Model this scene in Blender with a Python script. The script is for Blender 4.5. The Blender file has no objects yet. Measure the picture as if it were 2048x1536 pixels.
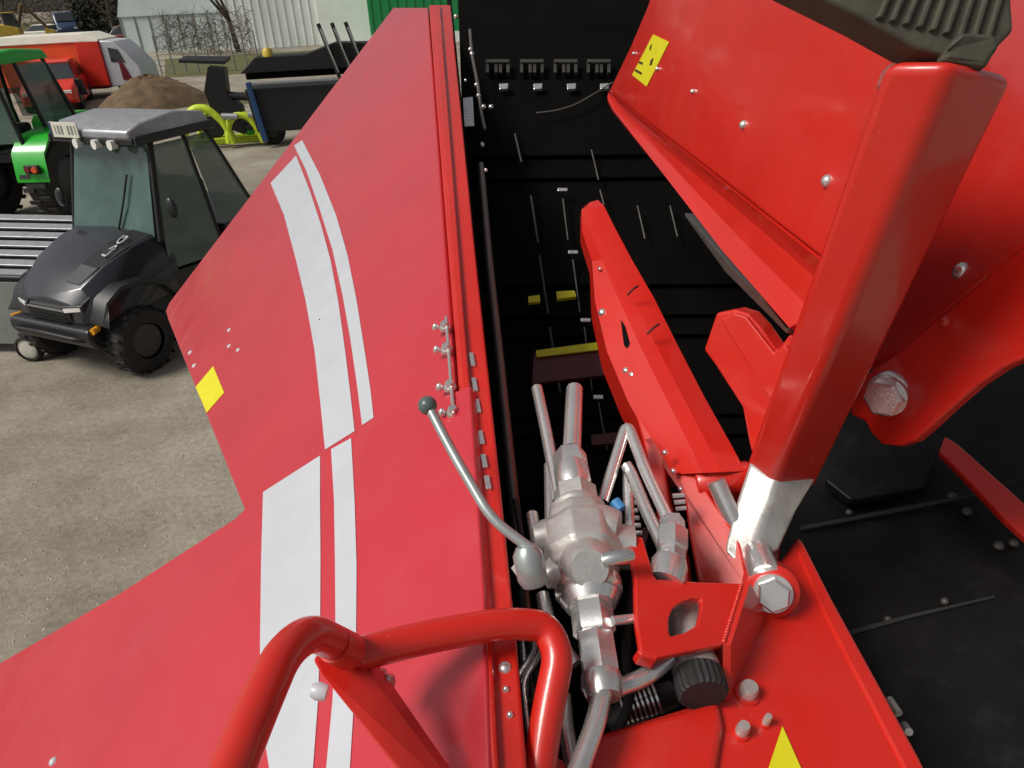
import bpy, bmesh, math, random
from mathutils import Vector, Matrix, Euler
random.seed(7)
SC = bpy.context.scene
COL = SC.collection
R = math.radians
V = Vector

# ------------------------------------------------------------------ camera, sky, sun, exposure
CAM_H, PITCH, ROLL, FPX = 3.2, R(28.9), R(3.0), 1462.0
CPOS = V((0, 0, CAM_H))
FWD = V((0, math.cos(PITCH), -math.sin(PITCH)))
_r0 = V((1, 0, 0)); _u0 = V((0, math.sin(PITCH), math.cos(PITCH)))
UPV = _u0 * math.cos(ROLL) + _r0 * math.sin(ROLL)
RGT = _r0 * math.cos(ROLL) - _u0 * math.sin(ROLL)
cam_data = bpy.data.cameras.new('camera')
cam_data.sensor_width = 36.0
cam_data.lens = 36.0 * FPX / 2048.0
cam_data.clip_start = 0.05
cam_data.clip_end = 600
cam = bpy.data.objects.new('camera', cam_data)
COL.objects.link(cam)
cam.matrix_world = Matrix(((RGT.x, UPV.x, -FWD.x, CPOS.x), (RGT.y, UPV.y, -FWD.y, CPOS.y),
                           (RGT.z, UPV.z, -FWD.z, CPOS.z), (0, 0, 0, 1)))
SC.camera = cam

SUN_EL, SUN_AZ = R(50), R(-112)          # azimuth measured from +Y towards +X
world = bpy.data.worlds.new('World'); SC.world = world; world.use_nodes = True
wn = world.node_tree.nodes; wl = world.node_tree.links
bg = wn['Background']
sky = wn.new('ShaderNodeTexSky'); sky.sky_type = 'NISHITA'; sky.sun_disc = False
sky.sun_elevation = SUN_EL; sky.sun_rotation = SUN_AZ; sky.dust_density = 4.0; sky.air_density = 1.0; sky.ozone_density = 0.6
hsv = wn.new('ShaderNodeHueSaturation'); hsv.inputs['Saturation'].default_value = 0.22
wl.new(sky.outputs[0], hsv.inputs['Color']); wl.new(hsv.outputs[0], bg.inputs['Color'])
bg.inputs['Strength'].default_value = 0.068
sun_d = bpy.data.lights.new('sun', 'SUN'); sun_d.energy = 2.7; sun_d.angle = R(20); sun_d.color = (1.0, 0.95, 0.88)
sun_o = bpy.data.objects.new('sun', sun_d); COL.objects.link(sun_o)
sdir = V((math.sin(SUN_AZ) * math.cos(SUN_EL), math.cos(SUN_AZ) * math.cos(SUN_EL), math.sin(SUN_EL)))
sun_o.rotation_euler = sdir.to_track_quat('Z', 'Y').to_euler(); sun_o.location = sdir * 30 + V((0, 0, 5))
SC.view_settings.view_transform = 'Standard'; SC.view_settings.look = 'None'
SC.view_settings.exposure = 0.0; SC.view_settings.gamma = 1.0; SC.view_settings.use_curve_mapping = False

# ------------------------------------------------------------------ surveying helpers (pixel of the 2048 x 1536 photograph to a world point)
def ray(px, py):
    return FWD + RGT * ((px - 1024) / FPX) - UPV * ((py - 768) / FPX)
def P(px, py, d):
    return CPOS + ray(px, py) * d
def onplane(px, py, pl):
    p0, n = pl; r = ray(px, py)
    return CPOS + r * ((p0 - CPOS).dot(n) / r.dot(n))
def G(px, py, z=0.0):
    return onplane(px, py, (V((0, 0, z)), V((0, 0, 1))))
def plane3(a, b, c):
    n = (b - a).cross(c - a).normalized()
    if n.dot(CPOS - a) < 0: n = -n
    return (a, n)
def off(pl, h):
    return (pl[0] + pl[1] * h, pl[1])

# ------------------------------------------------------------------ materials
MATS = {}
def mat(name, col, rough=0.5, metal=0.0, coat=0.0, var=0.0, vscale=6.0, bump=0.0, bscale=60.0, dirt=None, dirt_amt=0.0, spec=0.5, trans=0.0, alpha=1.0, emit=None):
    m = bpy.data.materials.new(name); m.use_nodes = True
    nt = m.node_tree; b = nt.nodes['Principled BSDF']
    b.inputs['Base Color'].default_value = (*col, 1); b.inputs['Roughness'].default_value = rough
    b.inputs['Metallic'].default_value = metal; b.inputs['Coat Weight'].default_value = coat
    b.inputs['Coat Roughness'].default_value = 0.07; b.inputs['Specular IOR Level'].default_value = spec
    b.inputs['Transmission Weight'].default_value = trans; b.inputs['Alpha'].default_value = alpha
    tc = nt.nodes.new('ShaderNodeTexCoord')
    last = None
    if var > 0:
        n = nt.nodes.new('ShaderNodeTexNoise'); n.inputs['Scale'].default_value = vscale; n.inputs['Detail'].default_value = 6
        nt.links.new(tc.outputs['Object'], n.inputs['Vector'])
        mr = nt.nodes.new('ShaderNodeMapRange'); mr.inputs[1].default_value = 0.3; mr.inputs[2].default_value = 0.7
        mr.inputs[3].default_value = 1 - var; mr.inputs[4].default_value = 1 + var
        nt.links.new(n.outputs['Fac'], mr.inputs[0])
        mx = nt.nodes.new('ShaderNodeVectorMath'); mx.operation = 'SCALE'; mx.inputs[0].default_value = col
        nt.links.new(mr.outputs[0], mx.inputs['Scale']); last = mx.outputs[0]
    if dirt is not None:
        n2 = nt.nodes.new('ShaderNodeTexNoise'); n2.inputs['Scale'].default_value = vscale * 2.3; n2.inputs['Detail'].default_value = 9; n2.inputs['Roughness'].default_value = 0.7
        nt.links.new(tc.outputs['Object'], n2.inputs['Vector'])
        r2 = nt.nodes.new('ShaderNodeMapRange'); r2.inputs[1].default_value = 0.5; r2.inputs[2].default_value = 0.75; r2.inputs[3].default_value = 0; r2.inputs[4].default_value = dirt_amt
        nt.links.new(n2.outputs['Fac'], r2.inputs[0])
        mm = nt.nodes.new('ShaderNodeMix'); mm.data_type = 'RGBA'
        nt.links.new(r2.outputs[0], mm.inputs[0])
        if last is not None: nt.links.new(last, mm.inputs[6])
        else: mm.inputs[6].default_value = (*col, 1)
        mm.inputs[7].default_value = (*dirt, 1); last = mm.outputs[2]
        r3 = nt.nodes.new('ShaderNodeMapRange'); r3.inputs[1].default_value = 0.3; r3.inputs[2].default_value = 0.8
        r3.inputs[3].default_value = rough * 0.85; r3.inputs[4].default_value = min(1, rough * 1.35)
        nt.links.new(n2.outputs['Fac'], r3.inputs[0]); nt.links.new(r3.outputs[0], b.inputs['Roughness'])
        if coat > 0.2:      # smeared film and fine dust in the clear coat
            mp_ = nt.nodes.new('ShaderNodeMapping'); mp_.inputs['Scale'].default_value = (9, 2.2, 4); mp_.inputs['Rotation'].default_value = (0.3, 0.2, 0.5)
            nt.links.new(tc.outputs['Object'], mp_.inputs[0])
            n4 = nt.nodes.new('ShaderNodeTexNoise'); n4.inputs['Scale'].default_value = 1.6; n4.inputs['Detail'].default_value = 10; n4.inputs['Roughness'].default_value = 0.72
            nt.links.new(mp_.outputs[0], n4.inputs['Vector'])
            r4 = nt.nodes.new('ShaderNodeMapRange'); r4.inputs[1].default_value = 0.38; r4.inputs[2].default_value = 0.66; r4.inputs[3].default_value = 0.03; r4.inputs[4].default_value = 0.30
            nt.links.new(n4.outputs['Fac'], r4.inputs[0]); nt.links.new(r4.outputs[0], b.inputs['Coat Roughness'])
            vo = nt.nodes.new('ShaderNodeTexVoronoi'); vo.inputs['Scale'].default_value = 45
            nt.links.new(tc.outputs['Object'], vo.inputs['Vector'])
            r5 = nt.nodes.new('ShaderNodeMapRange'); r5.inputs[1].default_value = 0.05; r5.inputs[2].default_value = 0.09; r5.inputs[3].default_value = 0.30; r5.inputs[4].default_value = 0.0
            nt.links.new(vo.outputs['Distance'], r5.inputs[0])
            mul = nt.nodes.new('ShaderNodeMath'); mul.operation = 'MULTIPLY'; nt.links.new(r5.outputs[0], mul.inputs[0]); nt.links.new(n4.outputs['Fac'], mul.inputs[1])
            m5 = nt.nodes.new('ShaderNodeMix'); m5.data_type = 'RGBA'; nt.links.new(mul.outputs[0], m5.inputs[0]); nt.links.new(last, m5.inputs[6]); m5.inputs[7].default_value = (0.42, 0.30, 0.24, 1); last = m5.outputs[2]
    if last is not None: nt.links.new(last, b.inputs['Base Color'])
    if bump > 0:
        n3 = nt.nodes.new('ShaderNodeTexNoise'); n3.inputs['Scale'].default_value = bscale; n3.inputs['Detail'].default_value = 4
        nt.links.new(tc.outputs['Object'], n3.inputs['Vector'])
        bp = nt.nodes.new('ShaderNodeBump'); bp.inputs['Strength'].default_value = bump; bp.inputs['Distance'].default_value = 0.01
        nt.links.new(n3.outputs['Fac'], bp.inputs['Height']); nt.links.new(bp.outputs[0], b.inputs['Normal'])
    if emit: b.inputs['Emission Color'].default_value = (*emit, 1); b.inputs['Emission Strength'].default_value = 1
    MATS[name] = m
    return m
mat('red', (0.62, 0.017, 0.008), 0.38, 0, 0.60, 0.07, 3, 0.03, 4, (0.46, 0.06, 0.045), 0.22)
mat('red_cover', (0.54, 0.020, 0.034), 0.40, 0, 0.75, 0.05, 2.5, 0.05, 2.2, (0.50, 0.07, 0.075), 0.18)
mat('white', (0.55, 0.57, 0.61), 0.38, 0, 0.4, 0.04, 8, 0.04, 2.2, (0.48, 0.47, 0.46), 0.3)
mat('yellow', (0.74, 0.68, 0.015), 0.45, 0, 0, 0.05, 30)
mat('ink', (0.05, 0.03, 0.01), 0.6)
mat('zinc', (0.78, 0.77, 0.755), 0.26, 0.8, 0, 0.10, 9, 0.03, 150, (0.34, 0.29, 0.23), 0.35)
mat('cast', (0.60, 0.585, 0.555), 0.38, 0.6, 0, 0.16, 22, 0.07, 120, (0.25, 0.21, 0.16), 0.5)
mat('chrome', (0.72, 0.71, 0.70), 0.18, 0.9, 0, 0.05, 20)
mat('lever_steel', (0.40, 0.44, 0.43), 0.35, 0.5, 0, 0.1, 30)
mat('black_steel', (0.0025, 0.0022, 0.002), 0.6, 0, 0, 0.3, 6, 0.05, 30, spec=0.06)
mat('belly_bolt', (0.09, 0.08, 0.07), 0.5, 0.3, 0, 0.2, 40)
mat('black_sheet', (0.007, 0.0065, 0.006), 0.42, 0, 0, 0.4, 5, 0.12, 12, (0.022, 0.021, 0.019), 0.6, spec=0.25)
mat('black_rubber', (0.018, 0.018, 0.018), 0.65, 0, 0, 0.2, 20, 0.1, 80)
mat('knob', (0.09, 0.125, 0.125), 0.3)
mat('bar_steel', (0.09, 0.085, 0.075), 0.4, 0.6, 0, 0.2, 20)
mat('dark_pipe', (0.20, 0.18, 0.16), 0.35, 0.7, 0, 0.1, 20)
mat('blue', (0.05, 0.25, 0.55), 0.5)
mat('olive_rubber', (0.06, 0.056, 0.038), 0.65, 0, 0, 0.25, 30, 0.1, 90)
mat('maroon', (0.10, 0.01, 0.012), 0.4)
mat('lens_red', (0.75, 0.25, 0.22), 0.2, 0, 0.3)

# ------------------------------------------------------------------ mesh helpers
BASE = {}          # object name -> world origin of its local space
def tag(o, label=None, cat=None, group=None, kind=None):
    if label: o['label'] = label
    if cat: o['category'] = cat
    if group: o['group'] = group
    if kind: o['kind'] = kind
    return o
def thing(name, loc, label, cat, rz=0, group=None):
    o = bpy.data.objects.new(name, None); COL.objects.link(o)
    o.location = loc; o.rotation_euler = (0, 0, rz); o.empty_display_size = 0.3
    BASE[o.name] = V(loc)
    return tag(o, label, cat, group)
def obj(name, verts, faces, m, parent=None, smooth=False, sharp=42, bevel=0.0, segs=2, local=False, solid=0.0):
    """one mesh object. verts are world points unless local (then in the parent's space)"""
    me = bpy.data.meshes.new(name)
    org = V((0, 0, 0))
    if parent is not None and not local: org = BASE[parent.name]
    me.from_pydata([V(v) - org for v in verts], [], faces)
    bm = bmesh.new(); bm.from_mesh(me)
    bmesh.ops.recalc_face_normals(bm, faces=bm.faces); bm.to_mesh(me); bm.free()
    me.materials.append(MATS[m])
    o = bpy.data.objects.new(name, me); COL.objects.link(o)
    if parent is not None:
        o.parent = parent
        BASE[o.name] = V((0, 0, 0)) if local else org
    else: BASE[o.name] = V((0, 0, 0))
    if smooth:
        for p in me.polygons: p.use_smooth = True
        try: me.set_sharp_from_angle(angle=R(sharp))
        except Exception: pass
    if solid:
        md = o.modifiers.new('solid', 'SOLIDIFY'); md.thickness = solid; md.offset = 0
    if bevel > 0:
        md = o.modifiers.new('bevel', 'BEVEL'); md.width = bevel; md.segments = segs; md.limit_method = 'ANGLE'; md.angle_limit = R(35)
        md.harden_normals = False
    return o
def slab(pts, h):
    """closed prism: polygon pts (top) extruded by vector h"""
    n = len(pts); v = [V(p) for p in pts] + [V(p) + h for p in pts]
    f = [list(range(n)), list(range(2 * n - 1, n - 1, -1))] + [[i, i + n, (i + 1) % n + n, (i + 1) % n] for i in range(n)]
    return v, f
def merge(*vf):
    v = []; f = []
    for a, b in vf:
        k = len(v); v += list(a); f += [[i + k for i in q] for q in b]
    return v, f
def boxvf(c, s, rz=0):
    hx, hy, hz = s[0] / 2, s[1] / 2, s[2] / 2; M = Matrix.Rotation(rz, 3, 'Z')
    v = [V(c) + M @ V((x * hx, y * hy, z * hz)) for z in (-1, 1) for x, y in ((-1, -1), (1, -1), (1, 1), (-1, 1))]
    return v, [[3, 2, 1, 0], [4, 5, 6, 7], [0, 1, 5, 4], [1, 2, 6, 5], [2, 3, 7, 6], [3, 0, 4, 7]]
def frame_of(d):
    d = d.normalized(); a = V((0, 0, 1)) if abs(d.z) < 0.9 else V((1, 0, 0))
    x = a.cross(d).normalized(); return x, d.cross(x)
def lathe(p0, p1, prof, n=24, phase=0.0, cap=True):
    """prof: list of (t along the axis 0..1, radius)"""
    p0 = V(p0); p1 = V(p1); d = p1 - p0; x, y = frame_of(d); v = []; f = []
    for t, r in prof:
        for i in range(n):
            a = 2 * math.pi * i / n + phase
            v.append(p0 + d * t + (x * math.cos(a) + y * math.sin(a)) * max(r, 1e-4))
    m = len(prof)
    for k in range(m - 1):
        for i in range(n):
            j = (i + 1) % n; f.append([k * n + i, k * n + j, (k + 1) * n + j, (k + 1) * n + i])
    if cap: f.append(list(range(n - 1, -1, -1))); f.append([(m - 1) * n + i for i in range(n)])
    return v, f
def rod(p0, p1, r, n=16, r1=None):
    return lathe(p0, p1, [(0, r), (1, r if r1 is None else r1)], n)
def fillet(pts, rad, k=6):
    pts = [V(p) for p in pts]; out = [pts[0]]
    for i in range(1, len(pts) - 1):
        a, b, c = pts[i - 1], pts[i], pts[i + 1]
        r = min(rad, (a - b).length * 0.45, (c - b).length * 0.45)
        s = b + (a - b).normalized() * r; e = b + (c - b).normalized() * r
        for j in range(k + 1):
            t = j / k; out.append(s * (1 - t) ** 2 + b * 2 * t * (1 - t) + e * t * t)
    out.append(pts[-1]); return out
def tube(pts, r, n=14, rad=0.04):
    pts = fillet(pts, rad) if len(pts) > 2 else [V(p) for p in pts]
    v = []; f = []; d0 = (pts[1] - pts[0]).normalized(); x, y = frame_of(d0); prev = d0
    for i, p in enumerate(pts):
        d = (pts[min(i + 1, len(pts) - 1)] - pts[max(i - 1, 0)]).normalized()
        q = prev.rotation_difference(d); x = q @ x; y = q @ y; prev = d
        for k in range(n):
            a = 2 * math.pi * k / n; v.append(p + (x * math.cos(a) + y * math.sin(a)) * r)
    for i in range(len(pts) - 1):
        for k in range(n):
            j = (k + 1) % n; f.append([i * n + k, i * n + j, (i + 1) * n + j, (i + 1) * n + k])
    f.append(list(range(n - 1, -1, -1))); f.append([(len(pts) - 1) * n + k for k in range(n)])
    return v, f
def ball(c, r, nu=24, nv=14, s=(1, 1, 1)):
    v = [V(c) + V((0, 0, r * s[2]))]; f = []
    for i in range(1, nv):
        t = math.pi * i / nv
        for k in range(nu):
            a = 2 * math.pi * k / nu
            v.append(V(c) + V((r * s[0] * math.sin(t) * math.cos(a), r * s[1] * math.sin(t) * math.sin(a), r * s[2] * math.cos(t))))
    v.append(V(c) - V((0, 0, r * s[2]))); last = len(v) - 1
    for k in range(nu): f.append([0, 1 + k, 1 + (k + 1) % nu])
    for i in range(nv - 2):
        for k in range(nu):
            a = 1 + i * nu; j = (k + 1) % nu; f.append([a + k, a + nu + k, a + nu + j, a + j])
    b = 1 + (nv - 2) * nu
    for k in range(nu): f.append([b + k, last, b + (k + 1) % nu])
    return v, f
def hexbolt(p, n, r, h, washer=True):
    """hex head with washer standing on p along normal n"""
    n = V(n).normalized(); parts = []
    if washer: parts.append(lathe(p - n * 0.004, p + n * h * 0.28, [(0, r * 1.35), (0.8, r * 1.35), (1, r * 1.28)], 24))
    parts.append(lathe(p + n * h * 0.2, p + n * h, [(0, r), (0.8, r), (1, r * 0.82)], 6, 0.3))
    return merge(*parts)
def dome(p, n, r, h):
    n = V(n).normalized()
    return lathe(p - n * 0.004, p + n * h, [(0, r), (0.3, r), (0.65, r * 0.85), (0.9, r * 0.5), (1, r * 0.1)], 18)
def pix(pl, pts): return [onplane(x, y, pl) for x, y in pts]
# ------------------------------------------------------------------ the red farm machine (one thing)
RN, RF = P(1052, 1500, 0.95), P(900, 25, 4.2)
RD = (RF - RN).normalized()
LATL = V((0, 0, 1)).cross(RD).normalized()            # to the left of the machine
MUP = RD.cross(-LATL).normalized()
if MUP.z < 0: MUP = -MUP
MACH = thing('farm_machine', (RN.x + 0.3, RN.y + 0.6, 0.0), 'red farm machine with white-striped side covers, hydraulic valve and black chamber, filling the foreground', 'farm machine')
def mp(name, vf, m, parent=None, **k):
    return obj(name, vf[0], vf[1], m, parent or MACH, **k)

FLP = (RN, MUP)                                       # top plane of the flange
S0, S1 = onplane(962, 1536, FLP), onplane(855, 25, FLP)
def outward(theta): return (LATL * math.cos(theta) - MUP * math.sin(theta)).normalized()
TA, TB = R(33), R(29)
def side_plane(theta, lift=0.0):
    n = RD.cross(outward(theta)).normalized()
    if n.dot(MUP) < 0: n = -n
    return (S0 + MUP * lift, n)
PA, PB = side_plane(TA), side_plane(TB, 0.012)
TH = 0.03

# far side cover
covA = mp('side_cover', slab(pix(PA, [(787, 15), (855, 15), (905, 700), (930, 1010), (910, 1075), (505, 1062), (336, 640), (331, 622), (338, 606)]), -PA[1] * TH), 'red_cover', bevel=0.006, segs=3)
tag(covA, 'upper red cover with two curved white stripes and a yellow diamond sticker')
def decal(name, pl, pts, m, parent, lift=0.0015):
    q = off(pl, lift)
    return mp(name, slab(pix(q, pts), -q[1] * 0.0012), m, parent)
decal('white_stripe', PA, [(541, 366), (592, 311), (619, 380), (642, 450), (661, 520), (676, 600), (690, 700), (701, 790), (709, 862), (650, 899), (640, 800), (629, 700), (611, 600), (592, 520), (568, 430)], 'white', covA)
decal('white_stripe', PA, [(588, 291), (604, 280), (640, 350), (672, 430), (695, 510), (713, 600), (729, 700), (741, 780), (747, 835), (724, 850), (714, 770), (701, 680), (685, 590), (665, 500), (640, 420), (612, 340)], 'white', covA)
decal('yellow_sticker', PA, [(426, 732), (448, 785), (413, 825), (391, 774)], 'yellow', covA)
for i, (x, y, r) in enumerate([(458, 660, 4.5), (458, 692, 4.5), (476, 700, 4.5), (380, 705, 5), (388, 731, 5), (640, 640, 1.6)]):
    p = onplane(x, y, PA); d = (p - CPOS).dot(FWD)
    mp('rivet', dome(p, PA[1], r * d / FPX * 1.2, 0.005), 'white' if r > 2 else 'ink', covA, smooth=True)
# near side cover
covB = mp('side_cover', slab(pix(PB, [(940, 770), (968, 1180), (985, 1700), (-260, 1900), (-160, 1422), (-40, 1348), (240, 1185), (470, 1036), (520, 987), (640, 909), (760, 845)]), -PB[1] * TH), 'red_cover', bevel=0.005, segs=3)
tag(covB, 'nearer red cover crossed by wide and narrow white stripes')
decal('white_stripe', PB, [(526, 984), (640, 911), (640, 1010), (641, 1120), (640, 1270), (636, 1400), (624, 1560), (545, 1580), (520, 1420), (520, 1286), (522, 1130)], 'white', covB)
decal('white_stripe', PB, [(662, 898), (702, 876), (709, 1000), (713, 1130), (712, 1270), (708, 1400), (698, 1560), (650, 1560), (665, 1400), (671, 1270), (670, 1130), (668, 1000)], 'white', covB)
p = onplane(106, 1523, PB); mp('rivet', dome(p, PB[1], 0.009, 0.006), 'white', covB, smooth=True)

# top flange along the chamber, its outer lip and inner face
fl = mp('top_flange', slab(pix(FLP, [(858, 10), (901, 10), (948, 480), (1000, 960), (1035, 1300), (1062, 1640), (985, 1640), (948, 1230), (912, 700)]), -MUP * 0.05), 'red', bevel=0.006, segs=3)
mp('flange_lip', slab(pix(off(FLP, 0.016), [(866, 10), (880, 10), (928, 640), (980, 1230), (1003, 1640), (990, 1640), (962, 1230), (912, 640)]), -MUP * 0.014), 'red', fl, bevel=0.005)
for x, y in [(944, 722), (949, 772), (955, 815), (962, 878), (968, 925), (975, 968)]:
    a = onplane(x - 2, y - 13, FLP); b = onplane(x + 3, y + 13, FLP); w = LATL * 0.005
    mp('slot_clip', slab([a + w, a - w, b - w, b + w], MUP * 0.006), 'zinc', fl, bevel=0.001)
for x, y in [(890, 655), (893, 700), (900, 775), (906, 826)]:
    p = onplane(x, y, FLP)
    mp('hinge_bolt', merge(hexbolt(p, MUP, 0.010, 0.016), dome(p + LATL * 0.022 + RD * 0.004, MUP, 0.008, 0.01)), 'zinc', fl, smooth=True)
mp('hinge_rod', rod(onplane(893, 640, FLP) + MUP * 0.008, onplane(908, 835, FLP) + MUP * 0.008, 0.004), 'zinc', fl, smooth=True)
for x, y, r in [(1010, 1335, 0.010), (1012, 1379, 0.0055), (1020, 1430, 0.0055), (972, 340, 0.006), (931, 160, 0.006)]:
    mp('flange_bolt', dome(onplane(x, y, FLP), MUP, r, 0.006), 'zinc', fl, smooth=True)

# chamber: inner left wall, far wall, floor, right wall (black painted steel)
e0, e1 = onplane(1068, 1640, off(FLP, -0.052)), onplane(901, -30, off(FLP, -0.052))
e0 = e0 - RD * 0.1; e1 = e1 + RD * 0.9
DN = -MUP * 1.3
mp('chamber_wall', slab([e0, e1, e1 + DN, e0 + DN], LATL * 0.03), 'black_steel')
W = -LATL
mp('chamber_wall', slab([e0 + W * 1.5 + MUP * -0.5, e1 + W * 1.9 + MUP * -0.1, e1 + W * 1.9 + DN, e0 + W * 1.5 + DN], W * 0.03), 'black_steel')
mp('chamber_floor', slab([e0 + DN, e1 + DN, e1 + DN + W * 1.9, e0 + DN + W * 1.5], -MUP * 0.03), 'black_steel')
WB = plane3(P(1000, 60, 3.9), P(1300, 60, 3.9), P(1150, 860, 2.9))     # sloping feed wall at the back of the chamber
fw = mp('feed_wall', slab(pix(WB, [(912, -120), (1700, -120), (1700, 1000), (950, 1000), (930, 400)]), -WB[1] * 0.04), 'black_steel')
# outer side wall under the covers and chassis down to the ground
mp('side_wall', slab([S0 - RD * 0.3 - MUP * 0.06, S1 - MUP * 0.06, V((S1.x, S1.y, 0.7)), V((S0.x, S0.y - 0.2, 0.7))], -LATL * 0.03), 'red')
for s in (0, 1):
    a = S0.lerp(S1, 0.45) - LATL * (0.25 + 1.35 * s); c = V((a.x, a.y, 0.5)); ax = LATL * 0.16
    wv = lathe(c - ax, c + ax, [(0, 0.30), (0.0, 0.46), (0.15, 0.5), (0.85, 0.5), (1, 0.46), (1, 0.30)], 32)
    w_ = mp('wheel', wv, 'black_rubber', smooth=True)
    mp('rim', lathe(c - ax * 0.9, c + ax * 0.9, [(0, 0.29), (1, 0.29)], 28), 'zinc', w_, smooth=True)
mp('axle', rod(V((S0.lerp(S1, .45) - LATL * .2).to_tuple()[:2] + (0.5,)), V((S0.lerp(S1, .45) - LATL * 1.7).to_tuple()[:2] + (0.5,)), 0.05), 'black_steel')

WBo = off(WB, 0.03)
def on_wall(pts, h=0.03): return pix(off(WB, h), pts)
for segs in ([(1030, 268), (1043, 325)], [(1062, 392), (1076, 486)], [(1079, 512), (1096, 628)], [(1099, 655), (1120, 786)],
             [(1126, 398), (1136, 480)], [(1146, 520), (1160, 624)], [(1169, 655), (1184, 780)], [(1197, 805), (1214, 900)],
             [(1183, 300), (1197, 360)], [(1200, 380), (1208, 410)], [(1275, 412), (1290, 478)], [(1340, 412), (1355, 474)]):
    a, b = on_wall(segs, 0.05); mp('feed_bar', rod(a, b, 0.006 if segs[0][0] < 1120 else 0.004, 8), 'bar_steel', smooth=True)
for x, y in [(1125, 385), (1146, 510), (1171, 646), (1196, 800)]:
    a, b = on_wall([(x - 10, y), (x + 10, y)], 0.05); n = WB[1]
    mp('bar_head', slab([a, b, b + (b - a).cross(n).normalized() * -0.018, a + (b - a).cross(n).normalized() * -0.018], n * 0.012), 'zinc', bevel=0.003)
for pts in ([(1056, 598), (1079, 595), (1080, 608), (1057, 610)], [(1112, 588), (1148, 586), (1152, 598), (1114, 603)]):
    mp('yellow_mark', slab(on_wall(pts, 0.06), WB[1] * 0.02), 'yellow')
mp('cross_beam', slab(on_wall([(1066, 715), (1225, 694), (1260, 752), (1062, 775)], 0.03), WB[1] * 0.035), 'maroon', bevel=0.004)
mp('yellow_strip', slab(on_wall([(1072, 703), (1214, 684), (1217, 699), (1073, 716)], 0.07), WB[1] * 0.01), 'yellow')
mp('cross_rail', slab(on_wall([(1180, 876), (1250, 868), (1250, 890), (1182, 896)], 0.03), WB[1] * 0.03), 'maroon')
for k, x in enumerate((996, 1064, 1131, 1197)):
    mp('guide_plate', merge(slab(on_wall([(x - 24, 128), (x + 23, 128), (x + 22, 134), (x - 23, 134)], 0.02), WB[1] * 0.03), *[slab(on_wall([(x + q, 128), (x + q + 6, 128), (x + q + 6, 151), (x + q, 151)], 0.02), WB[1] * 0.02) for q in (-24, -7, 2, 17)]), 'bar_steel')
    mp('guide_nut', slab(on_wall([(x + 2, 173), (x + 21, 172), (x + 20, 183), (x + 3, 184)], 0.02), WB[1] * 0.02), 'zinc', bevel=0.004)
mp('cable', tube(on_wall([(1072, 226), (1110, 222), (1150, 210), (1185, 190), (1225, 165)], 0.05), 0.004, 8), 'dark_pipe', smooth=True)
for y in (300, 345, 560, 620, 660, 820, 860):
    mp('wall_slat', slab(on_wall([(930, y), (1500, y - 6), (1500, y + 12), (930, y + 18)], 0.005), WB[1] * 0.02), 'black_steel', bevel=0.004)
# fittings on the inside of the left wall
LWP = (e0 - LATL * 0.004, -LATL)
def lw(x, y, d): return P(x, y, d)
mp('wall_plate', slab([P(926, 196, 3.3), P(940, 194, 3.3), P(943, 252, 3.1), P(929, 253, 3.1)], V((0.012, 0, 0))), 'zinc', bevel=0.002)
mp('hanging_chain', tube([P(940, 60, 3.7), P(944, 110, 3.6), P(956, 172, 3.4), P(962, 222, 3.3), P(970, 260, 3.2)], 0.008, 8), 'dark_pipe', smooth=True)
for x, y, d in [(941, 99, 3.6), (944, 108, 3.6), (953, 170, 3.4), (957, 192, 3.35), (967, 214, 3.3), (982, 214, 3.3), (912, 33, 3.8), (964, 290, 3.1)]:
    mp('chain_link', ball(P(x, y, d), 0.012, 10, 8), 'zinc', smooth=True)
mp('steel_pipe', tube([P(962, 330, 2.75), P(978, 520, 2.2), P(1003, 760, 1.82), P(1030, 1020, 1.52), P(1052, 1240, 1.34), P(1066, 1400, 1.24)], 0.0125, 12), 'dark_pipe', smooth=True)

# ---------------- right-hand side: hood plate, its folded lower strip, arm, body
HP = plane3(P(1388, 183, 1 / .55), P(1655, 362, 1 / .86), P(1580, 650, 1 / .79))
hood = mp('hood_plate', slab(pix(HP, [(1310, -40), (1296, 10), (1262, 90), (1219, 180), (1234, 194), (1300, 249), (1400, 326), (1520, 420), (1700, 560), (1740, 440), (1790, 200), (1850, -40)]), -HP[1] * 0.028), 'red', bevel=0.007, segs=3)
tag(hood, 'broad red plate with a yellow warning sticker at its far corner')
l1 = [(1219, 186), (1290, 262), (1400, 352), (1520, 452), (1690, 600)]
l2 = [(1216, 204), (1226, 222), (1330, 352), (1450, 505), (1584, 658)]
l0 = [(1221, 180), (1300, 246), (1400, 323), (1520, 417), (1700, 558)]
v = pix(off(HP, -0.012), l0) + pix(off(HP, -0.034), l1) + pix(off(HP, -0.030), [(a[0] * .5 + b[0] * .5, a[1] * .5 + b[1] * .5) for a, b in zip(l1, l2)]) + pix(off(HP, -0.012), l2)
f = [[r * 5 + i, r * 5 + i + 1, r * 5 + i + 6, r * 5 + i + 5] for r in range(3) for i in range(4)]
obj('lower_strip', v, f, 'red', hood, solid=0.012)
decal('yellow_sticker', HP, [(1306, 69), (1338, 84), (1293, 173), (1264, 150)], 'yellow', hood, 0.002)
for pts in ([(1271, 138), (1283, 145), (1282, 149), (1269, 142)], [(1278, 122), (1285, 125), (1284, 129), (1277, 126)], [(1301, 120), (1306, 116), (1303, 128), (1299, 131)], [(1300, 92), (1303, 88), (1301, 98), (1299, 101)]):
    decal('sticker_print', HP, pts, 'ink', hood, 0.004)
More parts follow.
